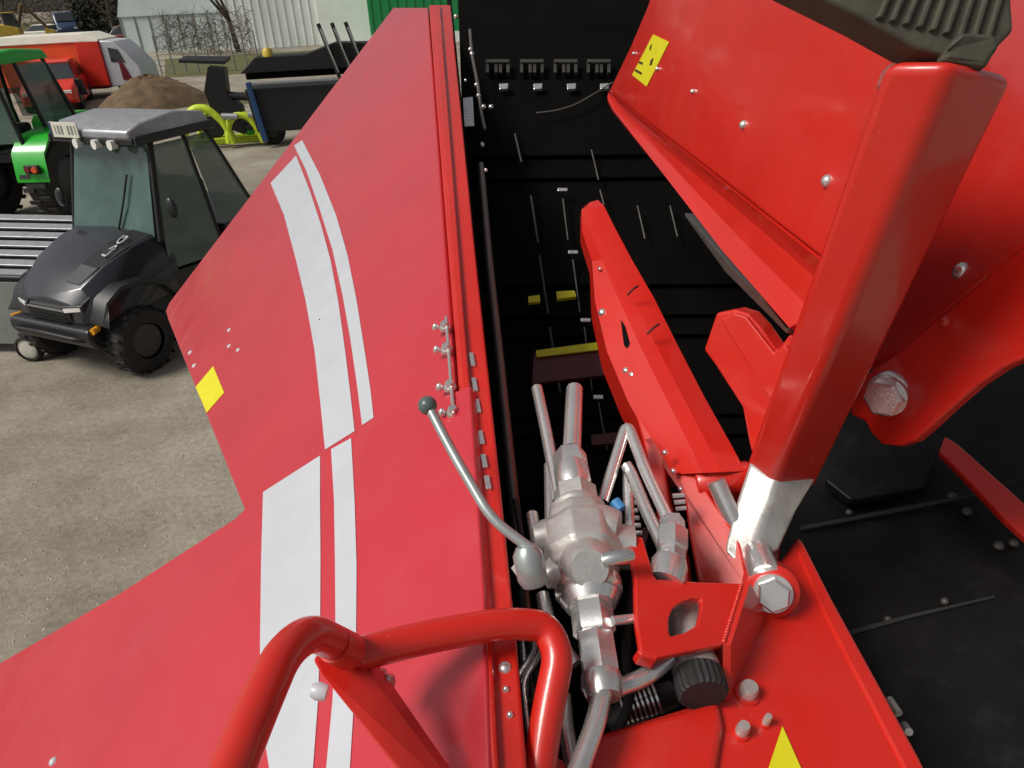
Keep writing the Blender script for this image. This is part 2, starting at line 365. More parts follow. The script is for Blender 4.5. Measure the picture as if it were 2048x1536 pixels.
for x, y, r in [(1388, 183, 5), (1488, 250, 9), (1655, 362, 13), (1270, 107, 3.5), (1317, 138, 4)]:
    p = onplane(x, y, HP); d = (p - CPOS).dot(FWD)
    mp('bolt_head', dome(p, HP[1], r * d / FPX * 1.05, 0.010), 'zinc', hood, smooth=True)
mp('edge_strip', slab(pix(off(HP, -0.05), [(1370, 425), (1470, 540), (1582, 650), (1572, 668), (1450, 545), (1368, 432)]), -HP[1] * 0.03), 'dark_pipe', hood, bevel=0.004)
mp('hood_side', slab(pix(off(HP, -0.03), [(1225, 214), (1572, 655), (1640, 512), (1300, 249)]), -HP[1] * 0.02), 'black_steel', hood)

def armpts(t):    # t 0 bottom .. 1 top
    L = P(1484 + (1762 - 1484) * t, 938 + (120 - 938) * t, 1 / (0.675 + 0.47 * t))
    Rg = P(1541 + (1912 - 1541) * t, 986 + (120 - 986) * t, 1 / (0.705 + 0.51 * t))
    S = P(1632 + (2040 - 1632) * t, 978 + (150 - 978) * t, 1 / (0.665 + 0.46 * t))
    return L, Rg, S, L + S - Rg
st = [armpts(t) for t in (0, 1)]
v = [p for s in st for p in s]
lift_arm = obj('lift_arm', v, [[0, 1, 2, 3], [7, 6, 5, 4]] + [[i, (i + 1) % 4, 4 + (i + 1) % 4, 4 + i] for i in range(4)], 'red', MACH, bevel=0.018, segs=4, smooth=True)
JP = plane3(P(1430, 640, 1.50), P(1560, 690, 1.40), P(1500, 920, 1.50))
jaw = mp('jaw_plate', slab(pix(JP, [(1432, 626), (1468, 619), (1496, 628), (1520, 655), (1553, 703), (1578, 668), (1640, 690), (1560, 945), (1510, 935), (1498, 890), (1484, 815), (1428, 728), (1407, 700)]), -JP[1] * 0.045), 'red', bevel=0.006, segs=3)
mp('jaw_step', slab(pix(off(JP, .012), [(1440, 640), (1468, 626), (1492, 634), (1548, 706), (1570, 690), (1600, 740), (1540, 800)]), -JP[1] * 0.011), 'red', jaw, bevel=0.003)

# pivoting lever with a ridged top
def lst(row):
    y, xl, a, b, xr, d = row
    w = (xr - xl) / FPX * d
    pts = [P(xl, y + 3, d + w * .40), P(a, y, d - w * .02), P(b, y - 2, d - w * .04), P(xr, y - 4, d + w * .06)]
    back = FWD * (w * 0.55) - UPV * (w * 0.25)
    return pts + [pts[3] + back, pts[0] + back]
rows = [(404, 1176, 1181, 1189, 1196, 2.02), (416, 1163, 1172, 1194, 1208, 1.99), (460, 1164, 1180, 1204, 1230, 1.95), (520, 1184, 1204, 1230, 1262, 1.89), (600, 1190, 1238, 1268, 1308, 1.80),
        (700, 1214, 1284, 1316, 1358, 1.69), (800, 1256, 1334, 1368, 1410, 1.59), (900, 1312, 1384, 1420, 1466, 1.50), (946, 1340, 1404, 1444, 1490, 1.46)]
v = []; f = []
for r in rows: v += lst(r)
for k in range(len(rows) - 1):
    for i in range(6): f.append([k * 6 + i, k * 6 + (i + 1) % 6, (k + 1) * 6 + (i + 1) % 6, (k + 1) * 6 + i])
f += [list(range(6)), [(len(rows) - 1) * 6 + i for i in range(5, -1, -1)]]
lever = obj('pivot_lever', v, f, 'red', MACH, smooth=True, sharp=16)
tag(lever, 'long tapering red lever with rounded far tip')
mp('lever_slot', slab([P(1242, 640, 1.762), P(1250, 652, 1.75), P(1264, 700, 1.708), P(1258, 704, 1.712), P(1248, 690, 1.728)], FWD * 0.004), 'black_steel', lever)
for x, y, r, d in [(1200, 538, .006, 1.888), (1206, 626, .012, 1.828), (1253, 742, .010, 1.702), (1266, 751, .011, 1.688)]:
    mp('lever_bolt', dome(P(x, y, d), (CPOS - P(x, y, d)), r, 0.012), 'zinc', lever, smooth=True)
for (x0, y0, x1, y1, d) in [(1255, 590, 1276, 572, 1.76), (1294, 668, 1318, 648, 1.675)]:
    mp('weld_seam', tube([P(x0, y0, d), P((x0 + x1) / 2, y0 - 12, d - .006), P(x1, y1, d)], 0.003, 8), 'maroon', lever, smooth=True)
# web plate under the lever, down to the deck
WP = plane3(P(1300, 850, 1.60), P(1420, 980, 1.46), P(1390, 1120, 1.40))
mp('lever_web', slab(pix(WP, [(1262, 800), (1340, 880), (1400, 960), (1480, 1080), (1500, 1180), (1400, 1190), (1376, 1060), (1368, 990), (1332, 890), (1328, 930), (1340, 1010), (1372, 1110), (1380, 1190), (1330, 1190), (1310, 1010), (1285, 880)]), -WP[1] * 0.03), 'red', bevel=0.005)

# body at the far right: upper skin, side plate with pin
UP_ = plane3(P(1790, 700, 1 / .70), P(2048, 480, 1 / .86), P(2000, 80, 1 / .60))
skin = mp('body_skin', slab(pix(UP_, [(2240, -60), (1930, -60), (1860, 250), (1740, 610), (1730, 735), (1792, 704), (1850, 655), (2048, 487), (2240, 320)]), -UP_[1] * 0.03), 'red', bevel=0.008, segs=3)
p = onplane(1921, 542, UP_); mp('bolt_head', dome(p, UP_[1], 0.017, 0.012), 'zinc', skin, smooth=True)
SPL = plane3(P(1790, 702, 1 / .71), P(2048, 490, 1 / .865), P(1765, 890, 1 / .70))
sidep = mp('side_plate', slab(pix(SPL, [(1700, 770), (1792, 706), (1850, 658), (2048, 492), (2240, 330), (2240, 640), (2120, 680), (2048, 716), (2000, 738), (1950, 772), (1895, 820), (1850, 862), (1826, 882), (1795, 892), (1762, 888), (1742, 868), (1728, 842), (1700, 830)]), -SPL[1] * 0.025), 'red', bevel=0.006, segs=3)
p = onplane(1782, 786, SPL)
pax = (SPL[1] * 0.75 + (CPOS - p).normalized() * 0.4 + RGT * 0.35 - UPV * 0.25).normalized()
pin = mp('pivot_pin', merge(lathe(p - pax * 0.01, p + pax * 0.016, [(0, .043), (.85, .043), (1, .040)], 32), lathe(p + pax * .014, p + pax * .028, [(0, .039), (1, .038)], 32), lathe(p + pax * .026, p + pax * .05, [(0, .036), (.8, .036), (1, .031)], 6, .2)), 'zinc', sidep, smooth=True)
mp('side_lug', dome(onplane(1893, 645, SPL), SPL[1], 0.010, 0.012), 'red', sidep, smooth=True)

# ribbed rubber bumper on top of the arm with a small clear lens beside it
rb = [(1722, 34), (1560, -46), (1700, -80), (2020, -80), (2030, 60), (2000, 90), (1975, 135), (1940, 128), (1878, 108), (1838, 98)]
bump = mp('rubber_bumper', slab([P(x, y, 0.86) for x, y in rb], FWD * 0.05), 'olive_rubber', bevel=0.006, segs=3)
for k in range(9):
    x = 1752 + k * 27
    mp('bumper_rib', slab([P(x + 44, -60, 0.853), P(x + 56, -60, 0.853), P(x + 2 + 12, 34 + k * 6.2, 0.853), P(x + 2, 34 + k * 6.2, 0.853)], FWD * 0.012), 'olive_rubber', bump, bevel=0.002)
mp('bumper_pad', slab([P(1922, 62, 0.845), P(1994, 66, 0.845), P(2002, 92, 0.85), P(1972, 134, 0.85), P(1880, 122, 0.85), P(1900, 96, 0.845)], FWD * 0.02), 'olive_rubber', bump, bevel=0.006)
mp('bumper_foot', slab([P(1866, 118, 0.87), P(1940, 128, 0.87), P(1932, 146, 0.88), P(1862, 136, 0.88)], FWD * 0.03), 'black_rubber', bump, bevel=0.003)
lens = mp('side_lens', slab([P(1785, 118, 0.90), P(1868, 136, 0.90), P(1852, 188, 0.92), P(1768, 162, 0.92)], FWD * 0.03), 'lens_red', lift_arm, bevel=0.006)
mp('lens_divider', slab([P(1856, 136, 0.893), P(1878, 140, 0.893), P(1864, 178, 0.91), P(1842, 172, 0.91)], FWD * 0.03), 'maroon', lens)

# ---------------- deck with bracket
DP = plane3(P(1500, 1480, 1.10), P(1760, 1480, 1.12), P(1540, 1190, 1.34))
deck = mp('base_deck', slab(pix(DP, [(1432, 1150), (1500, 1180), (1560, 1120), (1600, 1068), (1664, 1196), (1676, 1214), (1760, 1370), (1838, 1512), (1900, 1640), (1120, 1660), (1192, 1466), (1440, 1392)]), -DP[1] * 0.09), 'red', bevel=0.01, segs=3)
tag(deck, 'red deck plate with a yellow triangle sticker')
mp('deck_rail', slab(pix(off(DP, .004), [(1604, 1078), (1664, 1196), (1838, 1512), (1900, 1640), (1860, 1640), (1640, 1212), (1592, 1100)]), -DP[1] * 0.02), 'red', deck, bevel=0.006)
decal('yellow_sticker', DP, [(1565, 1452), (1604, 1540), (1534, 1545)], 'yellow', deck, 0.003)
mp('front_beam', slab(pix(off(DP, .015), [(1176, 1500), (1196, 1464), (1440, 1398), (1450, 1450), (1420, 1640), (1140, 1660)]), -DP[1] * 0.05), 'red', deck, bevel=0.012, segs=3)
for x, y, r in [(1494, 1388, 0.015), (1482, 1466, 0.010), (1530, 1448, .006)]:
    p = onplane(x, y, DP); mp('grease_plug', lathe(p - DP[1] * .02, p + DP[1] * .022, [(0, r), (.85, r), (1, r * .8)], 20), 'cast', deck, smooth=True)
    mp('plug_ring', lathe(p - DP[1] * .02, p + DP[1] * .004, [(0, r * 1.5), (.8, r * 1.5), (1, r * 1.3)], 24), 'red', deck, smooth=True)
BRP = plane3(P(1270, 1200, 1.16), P(1470, 1180, 1.22), P(1340, 1310, 1.10))
def ring_plate(outer, inner, pl, th):
    """plate with a hole: outer and inner loops of equal length"""
    n = len(outer); o = pix(pl, outer); i_ = pix(pl, inner); h = -pl[1] * th
    v = o + i_ + [p + h for p in o] + [p + h for p in i_]; f = []
    for k in range(n):
        j = (k + 1) % n
        f += [[k, j, n + j, n + k], [2 * n + k, 3 * n + k, 3 * n + j, 2 * n + j], [k, 2 * n + k, 2 * n + j, j], [n + k, n + j, 3 * n + j, 3 * n + k]]
    return v, f
outer = [(1270, 1162), (1320, 1158), (1400, 1164), (1486, 1166), (1470, 1220), (1446, 1290), (1380, 1302), (1312, 1316), (1282, 1304), (1272, 1240)]
inner = [(1346, 1216), (1362, 1204), (1386, 1196), (1402, 1198), (1402, 1216), (1394, 1250), (1370, 1264), (1342, 1272), (1338, 1262), (1338, 1236)]
brk = mp('bracket_plate', ring_plate(outer, inner, BRP, 0.014), 'red', deck, bevel=0.003)
tag(brk, 'red bracket plate with an oblong hole')
mp('bracket_finger', slab(pix(BRP, [(1256, 1078), (1268, 1070), (1286, 1074), (1308, 1150), (1318, 1162), (1272, 1170)]), -BRP[1] * 0.013), 'red', brk, bevel=0.003)
mp('bracket_fold', slab([onplane(1486, 1166, BRP), onplane(1446, 1290, BRP), onplane(1446, 1400, DP), onplane(1520, 1230, DP)], RGT * 0.012), 'red', brk)
mp('bracket_edge', slab(pix(off(BRP, -.002), [(1276, 1296), (1282, 1310), (1316, 1320), (1316, 1312)]), -BRP[1] * .03), 'red', brk, bevel=.003)
# breather cylinder under the bracket with a black knurled cap
a, b = P(1362, 1200, 1.27), P(1394, 1345, 1.15)
acc = mp('breather', lathe(a, b, [(0, .034), (.9, .034), (.9, .038), (1, .038)], 28), 'cast', deck, smooth=True)
b2 = P(1408, 1392, 1.115); ax = (b2 - b)
vv = []; ff = []
x_, y_ = frame_of(ax); n = 48
for t, k in ((0, .9), (.08, 1), (.88, 1), (1, .9)):
    for i in range(n):
        r = (.040 if i % 2 else .0375) * k; a_ = 2 * math.pi * i / n
        vv.append(b + ax * t + (x_ * math.cos(a_) + y_ * math.sin(a_)) * r)
for k in range(3):
    for i in range(n): j = (i + 1) % n; ff.append([k * n + i, k * n + j, (k + 1) * n + j, (k + 1) * n + i])
ff += [list(range(n - 1, -1, -1)), [3 * n + i for i in range(n)]]
mp('knurled_cap', (vv, ff), 'black_rubber', acc)

# ---------------- grey cast clevis between arm and deck, its pin and nuts
CP = plane3(P(1500, 960, 1.44), P(1600, 985, 1.44), P(1520, 1130, 1.33))
A0 = armpts(0.03)
ctr = sum(A0, V()) / 4
top_ = [ctr + (q - ctr) * .93 for q in A0]
bot_ = [P(1442, 1104, 1.38), P(1488, 1146, 1.35), P(1562, 1104, 1.39)]; bot_.append(bot_[0] + bot_[2] - bot_[1] + FWD * .02)
mid_ = [P(1466, 1010, 1.42), P(1524, 1056, 1.385), P(1600, 1020, 1.425)]; mid_.append(mid_[0] + mid_[2] - mid_[1] + FWD * .02)
v = top_ + mid_ + bot_
clev = obj('cast_clevis', v, [[0, 1, 2, 3], [11, 10, 9, 8]] + [[r * 4 + i, r * 4 + (i + 1) % 4, r * 4 + 4 + (i + 1) % 4, r * 4 + 4 + i] for r in (0, 1) for i in range(4)], 'cast', MACH, bevel=.012, segs=4, smooth=True)
tag(clev, 'bare grey metal foot under the big red arm')
mp('clevis_rod', tube([P(1432, 962, 1.43), P(1450, 1005, 1.425), P(1470, 1048, 1.42)], 0.0185, 18), 'zinc', clev, smooth=True)
mp('clevis_boss', lathe(P(1512, 1100, 1.36), P(1530, 1152, 1.30), [(0, .024), (.2, .028), (.9, .028), (1, .026)], 24), 'zinc', clev, smooth=True)
p = P(1545, 1186, 1.29); ax = (p - P(1528, 1150, 1.34)).normalized() * .6 + (CPOS - p).normalized() * .7; ax.normalize()
mp('pin_ring', lathe(p - ax * .05, p - ax * .004, [(0, .048), (.9, .048), (1, .042)], 30), 'red', clev, smooth=True)
mp('pin_nut', merge(lathe(p - ax * .01, p + ax * .006, [(0, .035), (1, .034)], 28), lathe(p, p + ax * .024, [(0, .030), (.8, .030), (1, .026)], 6, .5)), 'zinc', clev, smooth=True)

# ---------------- hydraulic valve block with hand lever, pipes and couplings
T0, T1 = P(1138, 905, 1.44), P(1208, 1395, 1.07)
AXV = T1 - T0
def ax_at(t): return T0 + AXV * t
valve = mp('hydraulic_valve', merge(
    lathe(ax_at(.30), ax_at(.62), [(0, .040), (.04, .056), (.12, .060), (.22, .060), (.26, .070), (.62, .072), (.68, .066), (.78, .066), (.84, .058), (1, .046)], 8, .3)), 'cast', smooth=True, sharp=25, bevel=.006, segs=3)
tag(valve, 'grey cast hydraulic valve block bristling with pipes')
mp('cap_nut', merge(lathe(ax_at(0.0), ax_at(.085), [(0, .026), (.15, .033), (.9, .033), (1, .030)], 6), lathe(ax_at(.07), ax_at(.2), [(0, .029), (.2, .034), (.75, .034), (1, .028)], 24)), 'zinc', valve, smooth=True)
mp('neck_nut', merge(lathe(ax_at(.19), ax_at(.27), [(0, .036), (.1, .041), (.9, .041), (1, .036)], 6, .3), lathe(ax_at(.26), ax_at(.33), [(0, .038), (.5, .052), (1, .05)], 26)), 'cast', valve, smooth=True)
sd = ax_at(.44)
rt = (RGT - UPV * 0.1).normalized()
mp('side_port', lathe(sd + rt * .03, sd + rt * .088, [(0, .045), (.3, .045), (.35, .040), (1, .038)], 22), 'cast', valve, smooth=True)
mp('side_port', lathe(ax_at(.34) + rt * .02 - FWD * .03, ax_at(.34) + rt * .066 - FWD * .045, [(0, .040), (.7, .036), (1, .030)], 20), 'cast', valve, smooth=True)
mp('front_boss', lathe(ax_at(.5) - FWD * .04, ax_at(.52) - FWD * .085 + UPV * .01, [(0, .046), (.7, .040), (1, .030)], 22), 'cast', valve, smooth=True)
mp('grub_screw', lathe(ax_at(.49) - FWD * .07 + RGT * -.006, ax_at(.49) - FWD * .092 + RGT * -.006, [(0, .007), (1, .007)], 12), 'black_steel', valve)
mp('stud', lathe(P(1204, 1122, 1.17), P(1268, 1108, 1.17), [(0, .011), (.1, .013), (.9, .013), (1, .010)], 16), 'chrome', valve, smooth=True)
mp('stud', lathe(P(1225, 1242, 1.14), P(1278, 1236, 1.16), [(0, .008), (1, .008)], 12), 'zinc', valve, smooth=True)
mp('collar', merge(lathe(ax_at(.60), ax_at(.655), [(0, .050), (.2, .056), (.8, .056), (1, .05)], 28), lathe(ax_at(.65), ax_at(.70), [(0, .046), (.3, .050), (1, .04)], 28)), 'zinc', valve, smooth=True)
mp('outlet_nut', merge(lathe(ax_at(.69), ax_at(.80), [(0, .030), (.1, .034), (.9, .034), (1, .03)], 6, .2), lathe(ax_at(.79), ax_at(.95), [(0, .027), (.1, .030), (.85, .030), (1, .026)], 6, .5), lathe(ax_at(.93), ax_at(1.0), [(0, .030), (.5, .032), (1, .026)], 22)), 'zinc', valve, smooth=True)
mp('left_boss', merge(lathe(ax_at(.40) - RGT * .03, ax_at(.42) - RGT * .085, [(0, .034), (.6, .030), (1, .024)], 20), lathe(ax_at(.55) - RGT * .03, ax_at(.58) - RGT * .07, [(0, .030), (.7, .026), (1, .02)], 20)), 'cast', valve, smooth=True)
# hand lever
lv = mp('hand_lever', tube([P(862, 822, 1.24), P(905, 905, 1.21), P(984, 1040, 1.16), P(1062, 1098, 1.15)], 0.0084, 14, .06), 'lever_steel', valve, smooth=True)
mp('lever_knob', ball(P(855, 811, 1.245), 0.0165), 'knob', valve, smooth=True)
mp('lever_hub', lathe(P(1052, 1092, 1.15), P(1068, 1172, 1.15), [(0, .016), (.2, .024), (.8, .024), (1, .018)], 20), 'lever_steel', valve, smooth=True)
mp('hub_nut', lathe(P(1036, 1128, 1.16), P(1052, 1150, 1.15), [(0, .014), (1, .014)], 6), 'cast', valve)
# rigid pipes
def pipe(pts, r, m='zinc', rad=.04): return mp('hydraulic_pipe', tube([P(*q) for q in pts], r, 14, rad), m, valve, smooth=True)
pipe([(1074, 776, 1.62), (1092, 860, 1.53), (1118, 1000, 1.40)], .0125)
pipe([(1149, 778, 1.62), (1144, 900, 1.46)], .0185)
pipe([(1098, 930, 1.47), (1100, 1060, 1.35)], .0100)
pipe([(1064, 1028, 1.36), (1076, 1110, 1.29)], .0110)
pipe([(1205, 1004, 1.40), (1254, 846, 1.52), (1290, 940, 1.42), (1344, 1055, 1.31)], .0118, rad=.03)
pipe([(1252, 930, 1.45), (1262, 946, 1.44), (1288, 1010, 1.37), (1334, 1112, 1.27)], .0118, rad=.02)
pipe([(1254, 936, 1.47), (1260, 1075, 1.37)], .0105)
pipe([(1232, 1376, 1.10), (1290, 1356, 1.12), (1338, 1316, 1.15)], .0140)
pipe([(1204, 1390, 1.07), (1190, 1450, 1.03), (1150, 1560, .97)], .0150)
pipe([(1126, 1390, 1.12), (1130, 1450, 1.09), (1150, 1560, 1.02)], .0125)
pipe([(1085, 1190, 1.24), (1100, 1260, 1.19), (1150, 1330, 1.15)], .0125)
pipe([(1062, 1262, 1.25), (1072, 1300, 1.21), (1028, 1362, 1.15), (1048, 1520, 1.06), (1052, 1620, 1.0)], .0052, rad=.02)
pipe([(1078, 1262, 1.25), (1086, 1300, 1.21), (1044, 1364, 1.15), (1062, 1516, 1.06), (1068, 1620, 1.0)], .0052, rad=.02)
pipe([(1046, 1280, 1.24), (1050, 1360, 1.19), (1040, 1480, 1.12)], .0080)
cpl = mp('pipe_coupling', merge(lathe(P(1344, 1040, 1.31), P(1346, 1062, 1.29), [(0, .022), (1, .022)], 6), lathe(P(1345, 1060, 1.29), P(1344, 1120, 1.24), [(0, .024), (.1, .028), (.7, .028), (.75, .024), (1, .024)], 6, .4), lathe(P(1342, 1116, 1.25), P(1330, 1165, 1.22), [(0, .026), (.3, .032), (1, .032)], 20)), 'zinc', valve, smooth=True)
mp('dust_cap', lathe(P(1228, 1003, 1.38), P(1242, 1020, 1.37), [(0, .012), (1, .012)], 14), 'blue', valve, smooth=True)
for i in range(5): mp('hose_ferrule', lathe(P(1252 + 3 * i, 1006 + 15 * i, 1.42 - .012 * i), P(1272 + 3 * i, 1006 + 15 * i, 1.42 - .012 * i), [(0, .005), (1, .005)], 8), 'zinc', valve)
for i in range(3): mp('hose_ferrule', lathe(P(1345 + 3 * i, 992 + 13 * i, 1.40), P(1368 + 2 * i, 990 + 13 * i, 1.40), [(0, .0045), (1, .0045)], 8), 'zinc', valve)
hose = mp('ribbed_hose', tube([P(1218, 1450, 1.20), P(1280, 1412, 1.20), P(1345, 1388, 1.22)], .022, 16), 'black_rubber', smooth=True)
for i in range(8):
    t = i / 7; c = P(1244 + 66 * t, 1418 - 22 * t, 1.196); d = P(1247 + 66 * t, 1417 - 22 * t, 1.196)
    mp('hose_ring', lathe(c, c + (d - c).normalized() * .004, [(0, .026), (1, .026)], 20), 'zinc', hose, smooth=True)
# black mass below the valve, closing the chamber front
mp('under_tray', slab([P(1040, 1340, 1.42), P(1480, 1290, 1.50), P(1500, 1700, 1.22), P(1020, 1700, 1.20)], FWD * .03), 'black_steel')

# ---------------- red tubular guard rail nearest to the camera
g1 = mp('guard_rail', tube([P(415, 1660, .62), P(505, 1440, .71), P(566, 1305, .80), P(620, 1262, .86), P(700, 1300, .94)], .0215, 20, .05), 'red', smooth=True)
tag(g1, 'bent red tube guard rail nearest the camera')
g2 = mp('guard_rail', tube([P(716, 1308, .96), P(860, 1272, 1.0), P(1010, 1246, 1.04), P(1092, 1252, 1.06), P(1118, 1310, 1.04), P(1092, 1440, 1.0), P(1076, 1560, .97)], .0225, 20, .09), 'red', smooth=True)
tag(g2, 'red tube rail bending down beside the valve')
mp('rail_strut', slab([P(622, 1318, .93), P(700, 1300, .96), P(752, 1340, .97), P(960, 1640, .86), P(872, 1640, .85), P(640, 1350, .92)], FWD * .022), 'red', g1, bevel=.006, segs=3)
mp('rail_end', lathe(P(668, 1288, .905), P(704, 1306, .935), [(0, .0225), (.8, .0235), (1, .0205)], 22), 'red', g1, smooth=True)
p = P(757, 1364, .985); mp('rail_bolt', hexbolt(p, RGT - FWD * .3, .014, .02), 'zinc', g1, smooth=True)
p = P(654, 1386, .95); mp('rail_cap', lathe(p, p - RGT * .02 + UPV * .004, [(0, .010), (.6, .012), (1, .008)], 16), 'white', g1, smooth=True)
mp('rail_pad', slab(pix(off(DP, .02), [(1010, 1540), (1070, 1505), (1130, 1515), (1140, 1600), (1000, 1620)]), -DP[1] * .03), 'red', bevel=.008)

# ---------------- black belly at the lower right: sheets, seams, bolts, red bar
B1 = plane3(P(1620, 1000, 1.95), P(2040, 900, 1.95), P(1700, 1300, 1.65))
B2 = off(B1, .02)
bs = mp('belly_sheet', slab(pix(B1, [(1540, 1062), (1800, 1010), (2160, 930), (2160, 1180), (1960, 1205), (1690, 1262), (1600, 1280)]), -B1[1] * .02), 'black_sheet', bevel=.004)
mp('belly_sheet', slab(pix(off(B1, .012), [(1640, 1290), (1696, 1256), (1950, 1198), (2160, 1160), (2160, 1700), (1700, 1700)]), -B1[1] * .02), 'black_sheet', bevel=.004)
mp('belly_sheet', slab(pix(off(B1, -.02), [(1500, 1100), (1560, 840), (1700, 700), (2200, 600), (2200, 960), (1800, 1040)]), -B1[1] * .02), 'black_sheet', bevel=.004)
mp('belly_bracket', slab(pix(off(B1, .04), [(1650, 960), (1700, 868), (1860, 850), (1886, 880), (1850, 972), (1700, 1000)]), -B1[1] * .03), 'black_sheet', bevel=.006)
mp('red_bar', slab(pix(off(B1, .10), [(1890, 872), (1916, 888), (2100, 1052), (2100, 1120), (2010, 1040), (1930, 955), (1878, 902)]), -B1[1] * .02), 'red', bevel=.004)
for x, y, r in [(1698, 1024, .009), (1905, 992, .012), (1934, 1022, .012), (1776, 1238, .009), (1890, 1202, .009), (1998, 1090, .012), (2028, 1085, .011)]:
    mp('belly_bolt', dome(onplane(x, y, off(B1, .012)), B1[1], r, .006), 'belly_bolt', smooth=True)
for x0, y0, x1, y1 in [(1778, 1398, 1798, 1428), (1808, 1450, 1818, 1464)]:
    a, b = P(x0, y0, 1.45), P(x1, y1, 1.42); mp('belly_clip', rod(a, b, .008, 10), 'cast', smooth=True)

GU = plane3(P(1380, 950, 1.58), P(1500, 990, 1.54), P(1440, 1180, 1.49))
mp('lever_bush', merge(lathe(P(1388, 970, 1.50), P(1500, 958, 1.50), [(0, .034), (.04, .038), (.96, .038), (1, .034)], 28)), 'red', lever, smooth=True)
for q in ((1330, 905), (1347, 942), (1362, 978)): mp('web_bolt', dome(P(q[0], q[1], 1.49), CPOS - P(q[0], q[1], 1.49), .006, .006), 'zinc', lever, smooth=True)
mp('gusset_plate', slab(pix(GU, [(1376, 940), (1440, 946), (1500, 1000), (1560, 1100), (1560, 1190), (1420, 1200), (1392, 1100), (1376, 1010)]), -GU[1] * .02), 'red', deck, bevel=.004)

def bead(pts, r, parent, m='red'):
    q = []
    for a, b in zip(pts[:-1], pts[1:]):
        n_ = max(2, int((b - a).length / (r * 1.5)))
        q += [a.lerp(b, i / n_) for i in range(n_)]
    return mp('weld_bead', merge(*[ball(c_, r * random.uniform(.85, 1.15), 8, 6) for c_ in q]), m, parent, smooth=True)
bead(pix(off(BRP, .0), [(1482, 1172), (1446, 1288)]), .004, brk)
bead(pix(off(DP, .004), [(1500, 1182), (1560, 1215), (1600, 1180)]), .004, deck)
bead([P(722, 1282, .955), P(716, 1312, .95), P(722, 1338, .952)], .004, g2)
mp('control_cable', tube([P(1030, 1000, 1.46), P(1048, 1100, 1.36), P(1040, 1200, 1.28), P(1066, 1330, 1.2), P(1100, 1480, 1.12), P(1120, 1600, 1.05)], .006, 10, .06), 'black_rubber', valve, smooth=True)
mp('control_cable', tube([P(1290, 1060, 1.42), P(1262, 1180, 1.32), P(1250, 1300, 1.24), P(1262, 1400, 1.17), P(1230, 1480, 1.12)], .008, 10, .06), 'black_rubber', valve, smooth=True)

for pts in ([(1600, 1052), (1780, 1018), (1960, 984), (1960, 990), (1780, 1026), (1600, 1060)], [(1690, 1262), (1820, 1228), (1990, 1190), (1990, 1195), (1820, 1236), (1692, 1272)]):
    mp('sheet_seam', slab(pix(off(B1, .018), pts), -B1[1] * .006), 'black_rubber', bs, bevel=.001)
# ------------------------------------------------------------------ yard ground, grass strips
def gmat():
    m = bpy.data.materials.new('yard_gravel'); m.use_nodes = True; nt = m.node_tree; b = nt.nodes['Principled BSDF']
    b.inputs['Roughness'].default_value = 0.92; b.inputs['Specular IOR Level'].default_value = 0.2
    tc = nt.nodes.new('ShaderNodeTexCoord')
    def noise(s, det, rough=.6):
        n = nt.nodes.new('ShaderNodeTexNoise'); n.inputs['Scale'].default_value = s; n.inputs['Detail'].default_value = det; n.inputs['Roughness'].default_value = rough
        nt.links.new(tc.outputs['Object'], n.inputs['Vector']); return n
    big, fine = noise(.7, 10, .7), noise(22, 8, .75)
    trk = nt.nodes.new('ShaderNodeMapping'); trk.inputs['Rotation'].default_value = (0, 0, R(28)); trk.inputs['Scale'].default_value = (.25, 2.6, 1)
    nt.links.new(tc.outputs['Object'], trk.inputs[0]); tn = nt.nodes.new('ShaderNodeTexNoise'); tn.inputs['Scale'].default_value = 1.0; tn.inputs['Detail'].default_value = 5
    nt.links.new(trk.outputs[0], tn.inputs['Vector'])
    av = nt.nodes.new('ShaderNodeMix'); av.data_type = 'FLOAT'; av.inputs[0].default_value = .16
    nt.links.new(big.outputs['Fac'], av.inputs[2]); nt.links.new(tn.outputs['Fac'], av.inputs[3])
    cr = nt.nodes.new('ShaderNodeValToRGB'); e = cr.color_ramp.elements
    e[0].position = .34; e[0].color = (.20, .172, .13, 1); e[1].position = .66; e[1].color = (.42, .385, .32, 1)
    nt.links.new(av.outputs[0], cr.inputs[0])
    c2 = nt.nodes.new('ShaderNodeValToRGB'); e = c2.color_ramp.elements
    e[0].position = .3; e[0].color = (.66, .66, .66, 1); e[1].position = .72; e[1].color = (1.22, 1.22, 1.2, 1)
    nt.links.new(fine.outputs['Fac'], c2.inputs[0])
    mx = nt.nodes.new('ShaderNodeMix'); mx.data_type = 'RGBA'; mx.blend_type = 'MULTIPLY'; mx.inputs[0].default_value = 1
    nt.links.new(cr.outputs[0], mx.inputs[6]); nt.links.new(c2.outputs[0], mx.inputs[7]); nt.links.new(mx.outputs[2], b.inputs['Base Color'])
    bp = nt.nodes.new('ShaderNodeBump'); bp.inputs['Strength'].default_value = .5; bp.inputs['Distance'].default_value = .02
    nt.links.new(fine.outputs['Fac'], bp.inputs['Height']); nt.links.new(bp.outputs[0], b.inputs['Normal'])
    MATS['ground'] = m
gmat()
mat('grass', (0.10, 0.10, 0.03), 0.95, 0, 0, 0.4, 3, 0.5, 20, (0.18, 0.15, 0.07), 0.6)
gr = obj('ground', [(-250, -40, 0), (250, -40, 0), (250, 400, 0), (-250, 400, 0)], [[0, 1, 2, 3]], 'ground'); tag(gr, kind='structure')
def sheet(name, pts, z, m):
    o = obj(name, [(*G(x, y).to_2d(), z) for x, y in pts], [list(range(len(pts)))], m); return tag(o, kind='structure')
sheet('grass_strip', [(330, 118), (640, 100), (640, 140), (330, 156)], .004, 'grass')
sheet('grass_strip', [(345, 190), (520, 183), (530, 206), (350, 214)], .004, 'grass')
